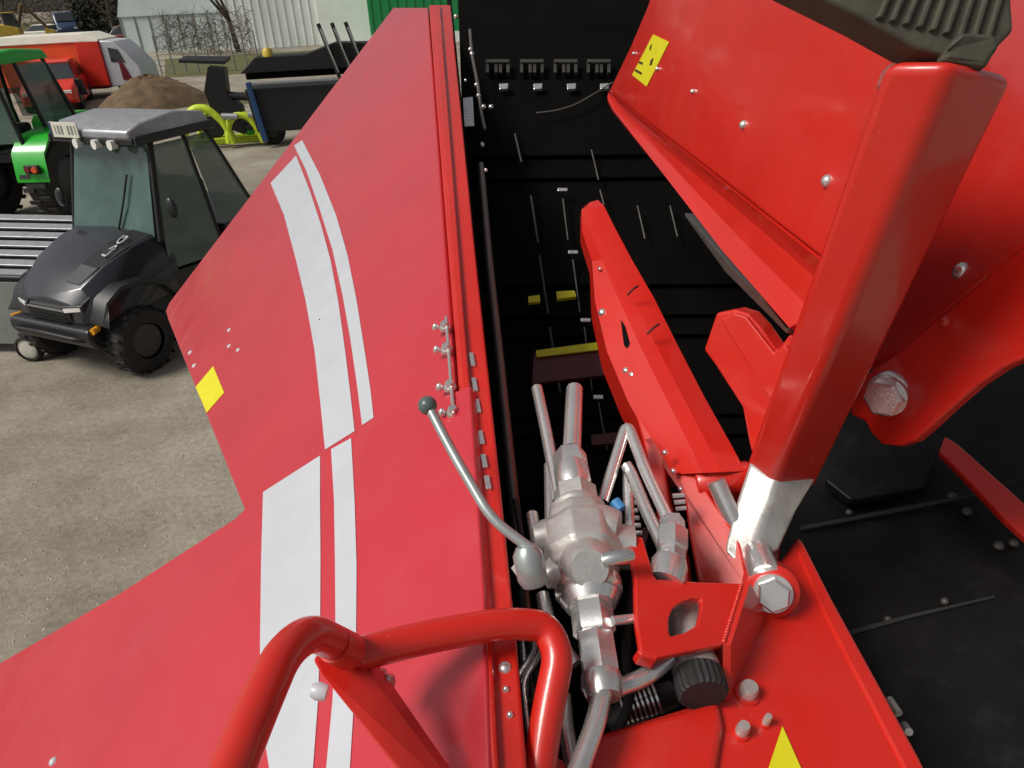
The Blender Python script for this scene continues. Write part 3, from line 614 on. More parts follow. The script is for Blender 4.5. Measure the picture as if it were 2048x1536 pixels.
sheet('grass_bank', [(-300, 60), (900, 10), (900, 60), (-300, 96)], .004, 'grass')
# loose stones on the gravel (uncountable)
sv = []; sf = []
for _ in range(900):
    x, y = random.uniform(-40, 520), random.uniform(690, 1330); c = G(x, y); r = random.uniform(.004, .013)
    k = len(sv); a0 = random.random() * 6
    sv += [c + V((r * math.cos(a0 + q * 1.257) * random.uniform(.7, 1.2), r * math.sin(a0 + q * 1.257) * random.uniform(.7, 1.2), 0)) for q in range(5)] + [c + V((0, 0, r * .7))]
    sf += [[k + q, k + (q + 1) % 5, k + 5] for q in range(5)]
mat('stone', (0.36, 0.33, 0.28), 0.9, 0, 0, 0.3, 9)
st_ = obj('loose_gravel', sv, sf, 'stone'); tag(st_, 'scattered small pale stones on the yard', 'gravel', kind='stuff')

mat('glass', (0.075, 0.145, 0.13), 0.04, 0, 0, 0.35, 2.5, spec=1.0, alpha=0.72)
mat('clear_glass', (0.11, 0.19, 0.16), 0.05, 0, 0, spec=1.0, alpha=0.55)
mat('car_glass', (0.03, 0.035, 0.04), 0.08, 0, 0, spec=0.8)
mat('plastic', (0.014, 0.0145, 0.016), 0.42, 0, 0.1, 0.2, 10, 0.05, 60)
mat('utv_grey', (0.026, 0.028, 0.036), 0.30, 0.1, 0.5, 0.08, 5)
mat('tyre', (0.022, 0.021, 0.020), 0.85, 0, 0, 0.25, 14, 0.2, 60, (0.10, 0.085, 0.065), 0.4)
mat('rim_pale', (0.62, 0.60, 0.54), 0.5, 0.1, 0, 0.1, 12)
mat('rim_dark', (0.06, 0.06, 0.06), 0.5, 0.3)
mat('green', (0.015, 0.42, 0.025), 0.35, 0, 0.4, 0.08, 4)
mat('dark_green', (0.02, 0.10, 0.05), 0.4, 0, 0.2, 0.1, 5)
mat('alu', (0.42, 0.43, 0.45), 0.40, 0.6, 0, 0.12, 12)
mat('grey_panel', (0.23, 0.25, 0.23), 0.55, 0, 0, 0.12, 3, 0.05, 20, (0.15, 0.15, 0.13), 0.4)
mat('lamp', (0.85, 0.85, 0.80), 0.15, 0, 0.5)
mat('amber', (0.8, 0.35, 0.02), 0.3)
mat('lime', (0.55, 0.70, 0.03), 0.5, 0, 0, 0.15, 8)
mat('cream', (0.72, 0.70, 0.60), 0.6, 0, 0, 0.08, 2)
mat('orange_red', (0.75, 0.10, 0.02), 0.5, 0, 0.1, 0.12, 1.5)
mat('vivid_red', (0.70, 0.03, 0.015), 0.45, 0, 0.2, 0.08, 2)
mat('soil', (0.13, 0.085, 0.045), 0.95, 0, 0, 0.35, 3, 0.6, 8)
mat('bark', (0.06, 0.045, 0.035), 0.9, 0, 0, 0.3, 8)
mat('twigs', (0.11, 0.085, 0.06), 0.95, 0, 0, 0.4, 2)
mat('hedge', (0.035, 0.035, 0.022), 0.95, 0, 0, 0.4, 2)
mat('wall_pale', (0.86, 0.90, 0.86), 0.6, 0, 0, 0.05, 1)
mat('wall_green', (0.01, 0.25, 0.07), 0.5, 0, 0, 0.08, 1)
mat('roof_blue', (0.50, 0.58, 0.57), 0.4, 0, 0, 0.08, 1)
mat('dark_blue', (0.02, 0.04, 0.09), 0.4, 0, 0.3, 0.1, 3)
mat('bright_blue', (0.015, 0.06, 0.16), 0.4, 0, 0.2, 0.1, 3)
mat('wine', (0.16, 0.012, 0.02), 0.4, 0, 0.3, 0.1, 3)
mat('mustard', (0.55, 0.40, 0.05), 0.5, 0, 0.1, 0.15, 3)
mat('black_paint', (0.007, 0.007, 0.007), 0.5, 0, 0.0, 0.2, 6)

def loc(name, vf, m, parent, **k): return obj(name, vf[0], vf[1], m, parent, local=True, **k)
def loft(sections, cap=True):
    n = len(sections[0]); v = [V(p) for s in sections for p in s]; f = []
    for k in range(len(sections) - 1):
        for i in range(n): f.append([k * n + i, k * n + (i + 1) % n, (k + 1) * n + (i + 1) % n, (k + 1) * n + i])
    if cap: f += [list(range(n - 1, -1, -1)), [(len(sections) - 1) * n + i for i in range(n)]]
    return v, f
def side_prism(prof, y0, y1):
    """profile in x,z extruded along local y"""
    return slab([V((x, y0, z)) for x, z in prof], V((0, y1 - y0, 0)))
def wheel(parent, c, r, w, rimm='rim_dark', rr=.55, lugs=0):
    c = V(c); a = V((0, w / 2, 0))
    prof = [(0, r * rr), (0, r * .90), (.12, r * .98), (.25, r), (.75, r), (.88, r * .98), (1, r * .90), (1, r * rr)]
    t = loc('wheel', lathe(c - a, c + a, prof, 28, cap=False), 'tyre', parent, smooth=True)
    if lugs:
        vf = []
        for i in range(lugs):
            an = 2 * math.pi * i / lugs; d = V((math.cos(an), 0, math.sin(an))); tg = V((-math.sin(an), 0, math.cos(an)))
            for s in (-1, 1):
                o = c + d * (r * 1.0) + V((0, s * w * .25, 0)) + tg * (s * r * .05)
                q = [o + tg * (-.05 * r) + V((0, -.22 * w, 0)), o + tg * (.05 * r) + V((0, -.22 * w, 0)), o + tg * (.05 * r) + V((0, .22 * w, 0)), o + tg * (-.05 * r) + V((0, .22 * w, 0))]
                vf.append(slab(q, d * (r * .045)))
        loc('tread', merge(*vf), 'tyre', t)
    loc('rim', lathe(c - a * .8, c + a * .8, [(0, r * rr * .3), (0, r * rr * .9), (.1, r * rr * 1.02), (.3, r * rr * .8), (.7, r * rr * .8), (.9, r * rr * 1.02), (1, r * rr * .9), (1, r * rr * .3)], 24), rimm, t, smooth=True)
    loc('hub', lathe(c - a * .7, c + a * .7, [(0, r * rr * .34), (1, r * rr * .34)], 16), rimm, t, smooth=True)
    return t
def text_mesh(body, size, m, parent, mw, name='lettering', shear=0.0):
    cu = bpy.data.curves.new(name, 'FONT'); cu.body = body; cu.size = size; cu.extrude = .002; cu.shear = shear; cu.align_x = 'CENTER'; cu.align_y = 'CENTER'
    to = bpy.data.objects.new('tmp', cu); COL.objects.link(to)
    dg = bpy.context.evaluated_depsgraph_get(); dg.update(); me = bpy.data.meshes.new_from_object(to.evaluated_get(dg))
    bpy.data.objects.remove(to); me.transform(mw); me.materials.clear(); me.materials.append(MATS[m])
    o = bpy.data.objects.new(name, me); COL.objects.link(o); o.parent = parent; BASE[o.name] = V((0, 0, 0)); return o

# ------------------------------------------------------------------ dark utility vehicle with cab (front = local +x)
ufl = G(292, 738)                                     # contact of its front-left tyre
UH = R(-90 - 26)                                      # heading
uc = ufl - Matrix.Rotation(UH, 3, 'Z') @ V((0.95, 0.60, 0))
UTV = thing('utility_vehicle', (uc.x, uc.y, 0), 'dark grey utility vehicle with glazed cab and black bonnet parked behind the red cover', 'utility vehicle', UH)
loc('chassis', merge(side_prism([(-1.35, .32), (1.15, .32), (1.25, .50), (1.15, .62), (-1.35, .62)], -.52, .52)), 'plastic', UTV, bevel=.02)
loc('cargo_body', side_prism([(-1.45, .62), (-.42, .62), (-.42, 1.02), (-1.5, 1.02)], -.70, .70), 'plastic', UTV, bevel=.02)
# bonnet: lofted shell
def hs(x, w, zb, zt, cw): return [(x, -w, zb), (x, -w, zb + (zt - zb) * .55), (x, -w * cw, zt), (x, 0, zt + .035), (x, w * cw, zt), (x, w, zb + (zt - zb) * .55), (x, w, zb), (x, 0, zb - .02)]
loc('bonnet', loft([hs(.30, .70, .62, 1.13, .86), hs(.62, .70, .60, 1.09, .84), hs(.95, .68, .58, 1.00, .80), hs(1.22, .62, .58, .88, .76), hs(1.36, .52, .60, .77, .72)]), 'utv_grey', UTV, smooth=True, bevel=.012)
loc('bonnet_band', loft([[(x, y0, z + .005), (x, y1, z2 + .005), (x, y1, z2 - .01), (x, y0, z - .01)] for x, y0, y1, z, z2 in [(.36, .30, .58, 1.145, 1.125), (.70, .28, .56, 1.095, 1.075), (1.0, .26, .50, 1.005, .985), (1.2, .22, .42, .91, .895)]]), 'plastic', UTV)
loc('grille', side_prism([(1.28, .58), (1.38, .62), (1.39, .74), (1.30, .78)], -.36, .36), 'plastic', UTV, bevel=.01)
loc('bumper', merge(side_prism([(1.20, .34), (1.40, .38), (1.46, .48), (1.44, .58), (1.24, .60)], -.60, .60)), 'plastic', UTV, bevel=.03, segs=3)
loc('bumper_bar', tube([V((1.30, -.58, .42)), V((1.50, -.46, .50)), V((1.52, 0, .52)), V((1.50, .46, .50)), V((1.30, .58, .42))], .025, 12, .08), 'black_paint', UTV, smooth=True)
for s in (-1, 1):
    h = loc('headlight', loft([[(1.20, s * .30, .80), (1.20, s * .56, .82), (1.20, s * .57, .72), (1.20, s * .32, .70)], [(1.40, s * .28, .755), (1.335, s * .54, .765), (1.335, s * .55, .705), (1.40, s * .30, .695)]]), 'plastic', UTV, bevel=.01)
    loc('lamp_lens', loft([[(1.36, s * .32, .745), (1.31, s * .52, .755), (1.31, s * .52, .725), (1.36, s * .33, .715)], [(1.405, s * .32, .742), (1.345, s * .52, .752), (1.345, s * .52, .722), (1.405, s * .33, .712)]]), 'lamp', h)
    loc('turn_lamp', lathe(V((1.30, s * .57, .56)), V((1.40, s * .60, .56)), [(0, .03), (1, .03)], 12), 'amber', UTV)
    loc('fender', loft([[(x, s * .58, z), (x, s * .78, z - .02), (x, s * .78, z - .06), (x, s * .58, z - .04)] for x, z in [(.42, .62), (.55, .80), (.75, .88), (1.0, .88), (1.2, .80), (1.32, .64)]]), 'plastic', UTV, smooth=True, bevel=.008)
    loc('rear_fender', loft([[(x, s * .56, z), (x, s * .80, z - .02), (x, s * .80, z - .06), (x, s * .56, z - .04)] for x, z in [(-1.36, .60), (-1.22, .82), (-1.0, .90), (-.75, .88), (-.55, .74), (-.48, .58)]]), 'plastic', UTV, smooth=True, bevel=.008)
    wheel(UTV, (.92, s * .62, .32), .32, .24, lugs=18); wheel(UTV, (-.95, s * .62, .32), .32, .26, lugs=18)
    loc('front_pillar', tube([V((.38, s * .66, 1.06)), V((.12, s * .62, 1.86))], .032, 10), 'black_paint', UTV, smooth=True)
    loc('middle_pillar', tube([V((-.36, s * .68, .62)), V((-.34, s * .64, 1.86))], .030, 10), 'black_paint', UTV, smooth=True)
    loc('rear_pillar', tube([V((-.98, s * .66, .95)), V((-.74, s * .62, 1.86))], .030, 10), 'black_paint', UTV, smooth=True)
    d = loc('door', side_prism([(.34, .60), (.37, .80), (-.34, .76), (-.34, .46), (.10, .46)], s * .69 - .015, s * .69 + .015), 'plastic', UTV, bevel=.01)
    loc('window', slab([V((.37, s * .68, .82)), V((.36, s * .68, 1.05)), V((.12, s * .64, 1.80)), V((-.32, s * .645, 1.80)), V((-.34, s * .68, .78))], V((0, s * .008, 0))), 'glass', d)
    loc('door_handle', boxvf((-.24, s * .715, .72), (.12, .02, .03)), 'alu', d, bevel=.004)
    loc('rear_window', slab([V((-.39, s * .68, 1.05)), V((-.37, s * .645, 1.80)), V((-.72, s * .63, 1.80)), V((-.94, s * .66, 1.05))], V((0, s * .008, 0))), 'glass', UTV)
    loc('mirror', ball((.30, s * .86, 1.34), .07, 14, 10, (.5, 1, 1.2)), 'plastic', UTV, smooth=True)
loc('windshield', slab([V((.40, -.62, 1.10)), V((.40, .62, 1.10)), V((.135, .58, 1.84)), V((.135, -.58, 1.84))], V((.008, 0, .003))), 'glass', UTV)
loc('roof', loft([[(.34, -.60, 1.87), (.34, .60, 1.87), (.34, .60, 1.93), (.34, -.60, 1.93)], [(.20, -.68, 1.86), (.20, .68, 1.86), (.20, .66, 1.985), (.20, -.66, 1.985)], [(-.30, -.70, 1.86), (-.30, .70, 1.86), (-.30, .67, 2.02), (-.30, -.67, 2.02)], [(-.85, -.66, 1.86), (-.85, .66, 1.86), (-.85, .63, 1.97), (-.85, -.63, 1.97)]]), 'alu', UTV, bevel=.02, segs=3, smooth=True)
loc('roof_rim', merge(boxvf((-.26, .69, 1.86), (1.2, .05, .07)), boxvf((-.26, -.69, 1.86), (1.2, .05, .07)), boxvf((.30, 0, 1.855), (.08, 1.3, .05))), 'plastic', UTV, bevel=.015)
for y in (-.2, .1, .35): loc('roof_lamp', lathe(V((.32, y, 1.83)), V((.39, y, 1.83)), [(0, .035), (1, .04)], 14), 'lamp', UTV, smooth=True)
pl_ = loc('licence_plate', boxvf((.36, -.36, 1.93), (.012, .46, .12)), 'cream', UTV, bevel=.004)
loc('plate_band', boxvf((.362, -.575, 1.93), (.014, .035, .115)), 'dark_blue', pl_)
loc('plate_print', merge(*[boxvf((.364, -.50 + i * .055, 1.93), (.010, .028 if i % 3 else .012, .07)) for i in range(7) if i != 3]), 'grey_panel', pl_)
loc('seat', merge(boxvf((-.15, 0, .82), (.45, 1.2, .16)), boxvf((-.38, 0, 1.15), (.14, 1.2, .60))), 'black_rubber', UTV, bevel=.05, segs=3)
loc('steering_wheel', tube([V((.16 + .04 * math.sin(a), .32 + .17 * math.cos(a), 1.16 + .16 * math.sin(a))) for a in [i * math.pi / 10 for i in range(21)]], .015, 8, .0), 'black_rubber', UTV, smooth=True)
mw = Matrix.Translation((.72, .42, 1.09)) @ Matrix.Rotation(R(17), 4, 'Y') @ Matrix.Rotation(R(180), 4, 'Z') @ Matrix.Rotation(R(-8), 4, 'X')
text_mesh('LSG', .20, 'white', UTV, mw, shear=.3)

for i in range(4): loc('grille_slat', boxvf((1.392, 0, .615 + i * .035), (.012, .62, .012)), 'alu' if i == 3 else 'black_paint', UTV)
loc('wiper', tube([V((.43, .10, 1.10)), V((.36, .22, 1.34)), V((.27, .30, 1.58))], .010, 8, .02), 'black_paint', UTV, smooth=True)
for ch in UTV.children:
    if ch.name.startswith('wheel'): continue
    for o_ in [ch] + list(ch.children):
        for v_ in o_.data.vertices:
            x, y, z = v_.co
            if z > .7: z = z + (z - .7) * .17
            if x > .3 and z > .6: y *= 1 - (min(x, 1.3) - .3) * .12
            if x > .9: x = .9 + (x - .9) * .86
            if z > 1.2:
                k_ = z - 1.2
                if x < 0: x *= 1 - k_ * .30
                y *= 1 - k_ * .10
            v_.co = (x, y * .94, z)

# ------------------------------------------------------------------ green compact tractor behind it (front = local +x)
TRH = R(82)
tc_ = G(-84, 262, 1.46) - Matrix.Rotation(TRH, 3, 'Z') @ V((-.6, .80, 1.46))
TRA = thing('compact_tractor', (tc_.x, tc_.y, 0), 'bright green compact tractor with tall glazed cab at the left edge', 'tractor', TRH)
def ths(x, w, zb, zt): return [(x, -w, zb), (x, -w, zt - .12), (x, -w * .8, zt), (x, w * .8, zt), (x, w, zt - .12), (x, w, zb)]
loc('bonnet', loft([ths(.55, .40, .85, 1.52), ths(1.1, .40, .85, 1.50), ths(1.6, .37, .85, 1.40), ths(1.86, .32, .88, 1.24)]), 'green', TRA, smooth=True, bevel=.02)
loc('bonnet_vent', merge(*[boxvf((1.0 + .1 * i, s * .402, 1.12), (.06, .012, .22)) for i in range(5) for s in (-1, 1)]), 'black_paint', TRA)
loc('grille', boxvf((1.88, 0, 1.02), (.03, .5, .28)), 'black_paint', TRA, bevel=.01)
loc('engine', boxvf((1.0, 0, .70), (1.7, .46, .36)), 'black_paint', TRA, bevel=.03)
for s in (-1, 1):
    loc('headlight', boxvf((1.85, s * .2, 1.17), (.06, .14, .08)), 'lamp', TRA, bevel=.01)
    wheel(TRA, (1.35, s * .62, .42), .42, .30, 'rim_dark', lugs=16); wheel(TRA, (-.55, s * .72, .66), .66, .42, 'rim_dark', lugs=20)
    loc('fender', loft([[(x, s * .46, z), (x, s * 1.02, z), (x, s * 1.02, z - .05), (x, s * .46, z - .05)] for x, z in [(.20, 1.0), (.0, 1.30), (-.4, 1.46), (-.9, 1.40), (-1.15, 1.18), (-1.22, .80)]]), 'green', TRA, smooth=True)
    loc('front_pillar', tube([V((.55, s * .58, 1.0)), V((.42, s * .60, 1.7)), V((.30, s * .56, 2.42))], .035, 10), 'black_paint', TRA, smooth=True)
    loc('middle_pillar', tube([V((-.40, s * .66, 1.2)), V((-.40, s * .60, 2.42))], .035, 10), 'black_paint', TRA, smooth=True)
    loc('rear_pillar', tube([V((-1.0, s * .62, 1.2)), V((-.92, s * .56, 2.42))], .035, 10), 'black_paint', TRA, smooth=True)
    loc('door_glass', slab([V((.52, s * .60, 1.05)), V((.30, s * .58, 2.38)), V((-.38, s * .60, 2.38)), V((-.38, s * .64, 1.1))], V((0, s * .008, 0))), 'clear_glass', TRA)
    loc('mirror', boxvf((.5, s * .95, 1.95), (.05, .16, .26)), 'black_paint', TRA, bevel=.02)
    tl = loc('tail_lamp', boxvf((-1.23, s * .80, .95), (.06, .26, .14)), 'black_paint', TRA, bevel=.02)
    loc('lamp_lens', lathe(V((-1.25, s * .86, .95)), V((-1.29, s * .86, .95)), [(0, .05), (1, .045)], 14), 'orange_red', tl, smooth=True); loc('lamp_lens', lathe(V((-1.25, s * .74, .95)), V((-1.29, s * .74, .95)), [(0, .05), (1, .045)], 14), 'wine', tl, smooth=True)
loc('windshield', slab([V((.56, -.54, 1.5)), V((.56, .54, 1.5)), V((.32, .54, 2.38)), V((.32, -.54, 2.38))], V((.008, 0, 0))), 'clear_glass', TRA)
loc('cab_floor', boxvf((-.2, 0, 1.05), (1.3, 1.1, .12)), 'black_paint', TRA)
loc('rear_glass', slab([V((-.99, -.56, 1.3)), V((-.99, .56, 1.3)), V((-.93, .52, 2.38)), V((-.93, -.52, 2.38))], V((.008, 0, 0))), 'clear_glass', TRA)
loc('seat', merge(boxvf((-.45, 0, 1.45), (.45, .5, .14)), boxvf((-.70, 0, 1.75), (.14, .5, .6))), 'black_rubber', TRA, bevel=.04)
loc('roof', loft([[(.45, -.6, 2.42), (.45, .6, 2.42), (.40, .56, 2.56), (.40, -.56, 2.56)], [(-.3, -.68, 2.42), (-.3, .68, 2.42), (-.3, .62, 2.62), (-.3, -.62, 2.62)], [(-1.1, -.62, 2.42), (-1.1, .62, 2.42), (-1.05, .56, 2.56), (-1.05, -.56, 2.56)]]), 'green', TRA, smooth=True, bevel=.03)
loc('beacon', lathe(V((-.2, .5, 2.6)), V((-.2, .5, 2.76)), [(0, .06), (.8, .05), (1, .02)], 14), 'amber', TRA, smooth=True)

for ch in TRA.children:
    if ch.name.startswith(('wheel', 'fender')): continue
    for o_ in [ch] + list(ch.children):
        for v_ in o_.data.vertices:
            if v_.co.z > 1.3: v_.co.y *= 1 - (v_.co.z - 1.3) * .24

# ------------------------------------------------------------------ grey trailer with slatted ramp at the left edge
t0 = G(72, 718)
TL = thing('grey_trailer', (t0.x, t0.y, 0), 'grey panelled trailer with slatted aluminium tailboard and small pale wheel at left edge', 'trailer', R(-8))
loc('side_panel', slab([V((-1.6, .10, .12)), V((-.02, .10, .12)), V((.05, .10, .80)), V((-1.6, .10, .86))], V((0, .04, 0))), 'grey_panel', TL, bevel=.008)
loc('end_panel', slab([V((-.02, .11, .12)), V((.10, .9, .12)), V((.14, .9, .80)), V((.05, .11, .80))], V((-.04, 0, 0))), 'grey_panel', TL, bevel=.008)
for i in range(7):
    y = .18 + i * .16
    loc('slat', slab([V((-1.6, y, .90 + i * .045)), V((.14 + i * .03, y, .84 + i * .045)), V((.15 + i * .03, y + .10, .868 + i * .045)), V((-1.6, y + .10, .928 + i * .045))], V((0, .01, -.025))), 'alu', TL, bevel=.006)
loc('rail', tube([V((-1.6, .10, .90)), V((.10, .12, .84)), V((.42, 1.30, 1.18))], .030, 10, .02), 'black_paint', TL, smooth=True)
loc('bed', slab([V((-1.6, .14, .84)), V((.08, .14, .80)), V((.32, 1.3, 1.10)), V((-1.6, 1.3, 1.16))], V((0, 0, -.04))), 'black_paint', TL)
wheel(TL, (0, -.02, .14), .14, .10, 'rim_pale', .78)
loc('wheel_arm', tube([V((0, .0, .14)), V((.05, .10, .30)), V((.0, .12, .42))], .02, 8, .03), 'black_paint', TL, smooth=True)

# ------------------------------------------------------------------ middle distance
def car(name, pos, h, colm, label, cat, hgt=1.45, length=4.2, group=None):
    c = thing(name, (pos.x, pos.y, 0), label, cat, h, group); L = length / 2; w = .86; z = hgt
    body = loc('body', loft([[(x, -w * k, zb), (x, -w * k, zt - .08), (x, -w * k * .9, zt), (x, w * k * .9, zt), (x, w * k, zt - .08), (x, w * k, zb)] for x, k, zb, zt in
        [(-L, .88, .40, .82), (-L + .15, .97, .25, .92), (-.4 * L, 1, .20, .95), (.45 * L, 1, .20, .93), (L - .2, .96, .25, .78), (L, .85, .38, .62)]]), colm, c, smooth=True, bevel=.03)
    cb = loc('cabin', loft([[(x, -wb, .90), (x2, -wt, zt), (x2, wt, zt), (x, wb, .90)] for x, x2, wb, wt, zt in [(-.92 * L, -.72 * L, .76, .60, z - .1), (-.6 * L, -.5 * L, .80, .66, z), (.05 * L, .0, .80, .66, z), (.42 * L, .12 * L, .78, .62, z - .05)]]), 'car_glass', c, bevel=.02)
    loc('roof', loft([[(x, -wt, zt), (x, wt, zt), (x, wt - .04, zt + .04), (x, -wt + .04, zt + .04)] for x, wt, zt in [(-.72 * L, .61, z - .1), (-.5 * L, .67, z - .003), (0, .67, z - .003), (.12 * L, .63, z - .05)]]), colm, cb, smooth=True)
    for sx in (-.62 * L, .62 * L):
        for s in (-1, 1): wheel(c, (sx, s * (w - .08), .31), .31, .2, 'alu', .62)
    for s in (-1, 1):
        loc('headlight', boxvf((L - .05, s * .58, .62), (.1, .3, .12)), 'lamp', c, bevel=.02); loc('tail_lamp', boxvf((-L + .03, s * .66, .74), (.08, .2, .16)), 'vivid_red', c, bevel=.02)
    return c
# red box truck with cream roof, white cab
tp = G(150, 200); TK = thing('box_truck', (tp.x, tp.y, 0), 'red box truck with cream roof and white cab, beyond the tractor', 'truck', R(2)); TK.scale = (.86, .86, .80)
loc('box', boxvf((-.9, .9, 1.55), (4.6, 2.0, 1.75)), 'orange_red', TK, bevel=.03)
loc('rear_box', boxvf((1.25, .88, 1.50), (1.0, 2.06, 1.9)), 'vivid_red', TK, bevel=.03)
loc('skirt', boxvf((-.6, .86, .55), (4.4, 1.9, .24)), 'wine', TK, bevel=.02)
loc('roof', loft([[(x, -.16, 2.43), (x, 1.95, 2.43), (x, 1.85, z), (x, -.06, z)] for x, z in [(-3.3, 2.62), (-2.6, 2.78), (1.1, 2.78), (1.75, 2.50)]]), 'cream', TK, bevel=.03)
loc('cab', loft([[(x, -.08, .5), (x, -.08, z), (x, 1.85, z), (x, 1.85, .5)] for x, z in [(1.76, 2.45), (2.3, 2.40), (2.75, 1.9), (3.15, 1.30), (3.2, .6)]]), 'white', TK, smooth=True, bevel=.04)
loc('cab_window', slab([V((2.05, -.085, 1.55)), V((2.62, -.085, 1.5)), V((2.45, -.085, 2.05)), V((2.05, -.085, 2.15))], V((0, -.012, 0))), 'car_glass', TK)
loc('cab_stripe', slab([V((2.35, -.10, .75)), V((2.75, -.10, .75)), V((2.5, -.10, 1.5)), V((2.35, -.10, 1.6))], V((0, -.008, 0))), 'wine', TK)
for x in (-1.9, -1.0, 2.45): wheel(TK, (x, .08, .45), .45, .28, 'rim_pale', .55); wheel(TK, (x, 1.7, .45), .45, .28, 'rim_pale', .55)
car('parked_car', G(125, 212), R(-70), 'vivid_red', 'bright red car seen through the cab windows of the green tractor', 'car')
car('parked_car', G(282, 92), R(10), 'wine', 'wine red car standing behind the white truck cab', 'car', 1.5)
car('parked_car', G(84, 82), R(175), 'cream', 'beige car in the back row at top left', 'car')
vn = G(140, 78); VAN = thing('dark_van', (vn.x, vn.y, 0), 'dark blue van in the back row at top left', 'van', R(-60))
loc('body', loft([[(x, -.95, zb), (x, -.95, zt - .15), (x, -.8, zt), (x, .8, zt), (x, .95, zt - .15), (x, .95, zb)] for x, zb, zt in [(-2.4, .4, 2.3), (-2.2, .25, 2.45), (1.0, .25, 2.45), (1.6, .25, 1.6), (2.3, .3, 1.25), (2.45, .4, .9)]]), 'dark_blue', VAN, smooth=True, bevel=.04)
loc('windshield', slab([V((1.12, -.75, 2.28)), V((1.12, .75, 2.28)), V((1.62, .8, 1.66)), V((1.62, -.8, 1.66))], V((.03, 0, .03))), 'car_glass', VAN)
for s in (-1, 1):
    loc('side_window', slab([V((.35, s * .955, 1.55)), V((1.3, s * .955, 1.55)), V((1.0, s * .955, 2.1)), V((.35, s * .955, 2.15))], V((0, s * .01, 0))), 'car_glass', VAN); loc('headlight', boxvf((2.36, s * .7, 1.0), (.12, .3, .2)), 'lamp', VAN, bevel=.02)
    for x in (-1.5, 1.5): wheel(VAN, (x, s * .85, .35), .35, .22, 'alu', .6)
# yellow digger
dg_ = G(28, 92); DIG = thing('yellow_digger', (dg_.x, dg_.y, 0), 'yellow digger with raised brown boom in the far left corner', 'digger', R(20))
loc('house', side_prism([(-1.3, .9), (1.0, .9), (1.0, 1.5), (.2, 1.7), (-1.2, 1.9), (-1.4, 1.5)], -1.0, 1.0), 'mustard', DIG, bevel=.06)
loc('cab', side_prism([(-.1, 1.4), (1.0, 1.4), (.9, 2.6), (.1, 2.7)], -.95, 0), 'car_glass', DIG, bevel=.04)
loc('cab_roof', boxvf((.45, -.48, 2.72), (1.0, 1.0, .08)), 'mustard', DIG, bevel=.03)
for s in (-1, 1): loc('track', side_prism([(-1.5, .3), (-1.3, 0), (1.3, 0), (1.5, .3), (1.3, .7), (-1.3, .7)], s * .8 - .22, s * .8 + .22), 'tyre', DIG, bevel=.06)
loc('boom', tube([V((.8, .3, 1.4)), V((1.6, .3, 3.4)), V((3.2, .3, 1.2))], .14, 10, .3), 'soil', DIG, smooth=True)
loc('bucket', side_prism([(2.9, 1.3), (3.6, 1.1), (3.6, .5), (3.1, .3), (2.8, .7)], 0, .8), 'mustard', DIG, bevel=.03)
# soil heap
hp = G(270, 226); HV = []; HF = []
for i in range(15):
    for k in range(28):
        r = i / 14; a = 2 * math.pi * k / 28; rr = r * (1 + .1 * math.sin(3 * a) + random.uniform(-.02, .02))
        z = max(0, (1 - r ** 1.6) * .95 + random.uniform(-.09, .09) * (1 - r * .8)) if i < 14 else -.02
        HV.append(V((hp.x + 2.0 * rr * math.cos(a), hp.y + 1.6 + 1.5 * rr * math.sin(a), z)))
for i in range(14):
    for k in range(28): j = (k + 1) % 28; HF.append([i * 28 + k, i * 28 + j, (i + 1) * 28 + j, (i + 1) * 28 + k])
tag(obj('soil_heap', HV, HF, 'soil', smooth=True), 'brown heap of soil behind the utility vehicle roof', 'soil heap')
# black folding implement
ip = G(620, 290); IMP = thing('black_implement', (ip.x, ip.y, 0), 'black farm implement with blue end plate and silver rams beside the striped cover', 'implement', R(4))
loc('hopper', side_prism([(-1.15, .35), (1.8, .35), (1.9, 1.30), (-1.25, 1.30)], 0, .9), 'black_paint', IMP, bevel=.03)
loc('top_beam', boxvf((.35, .3, 1.55), (3.1, .25, .14)), 'black_steel', IMP, bevel=.02)
loc('upper_frame', side_prism([(-1.3, 1.62), (-.9, 1.95), (.2, 1.95), (.9, 2.15), (1.9, 2.1), (1.9, 1.62)], .1, .7), 'black_paint', IMP, bevel=.02)
loc('side_rail', boxvf((.4, -.04, 1.42), (2.9, .06, .06)), 'alu', IMP, bevel=.01)
loc('end_plate', side_prism([(-1.06, .15), (-.92, .15), (-1.06, 1.45), (-1.18, 1.45)], -.10, .05), 'bright_blue', IMP, bevel=.02)
loc('hitch_tower', merge(side_prism([(-2.1, .55), (-1.5, .30), (-1.45, .9), (-1.7, 1.2), (-1.65, 1.75), (-2.0, 1.8), (-2.2, 1.3)], .2, .55), tube([V((-2.0, .3, 1.2)), V((-1.2, .3, 1.1))], .09, 10), tube([V((-1.7, .3, .5)), V((-.9, .3, .4))], .09, 10)), 'black_paint', IMP, bevel=.01)
loc('wing', slab([V((-2.6, .2, 1.98)), V((-1.6, .2, 1.90)), V((-1.6, .8, 1.95)), V((-2.6, .8, 2.02))], V((0, 0, -.07))), 'black_paint', IMP, bevel=.01)
loc('beacon', lathe(V((-.62, .2, 1.94)), V((-.62, .2, 2.12)), [(0, .12), (.7, .11), (1, .06)], 14), 'mustard', IMP, smooth=True)
for k in range(3):
    r_ = loc('ram', tube([V((.95 + k * .3, -.05, 1.35)), V((.62 + k * .3, .05, 2.55))], .045, 10), 'black_paint', IMP, smooth=True)
    loc('ram_rod', tube([V((.93 + k * .3, -.09, 1.55)), V((.66 + k * .3, 0, 2.45))], .022, 8), 'chrome', r_, smooth=True)
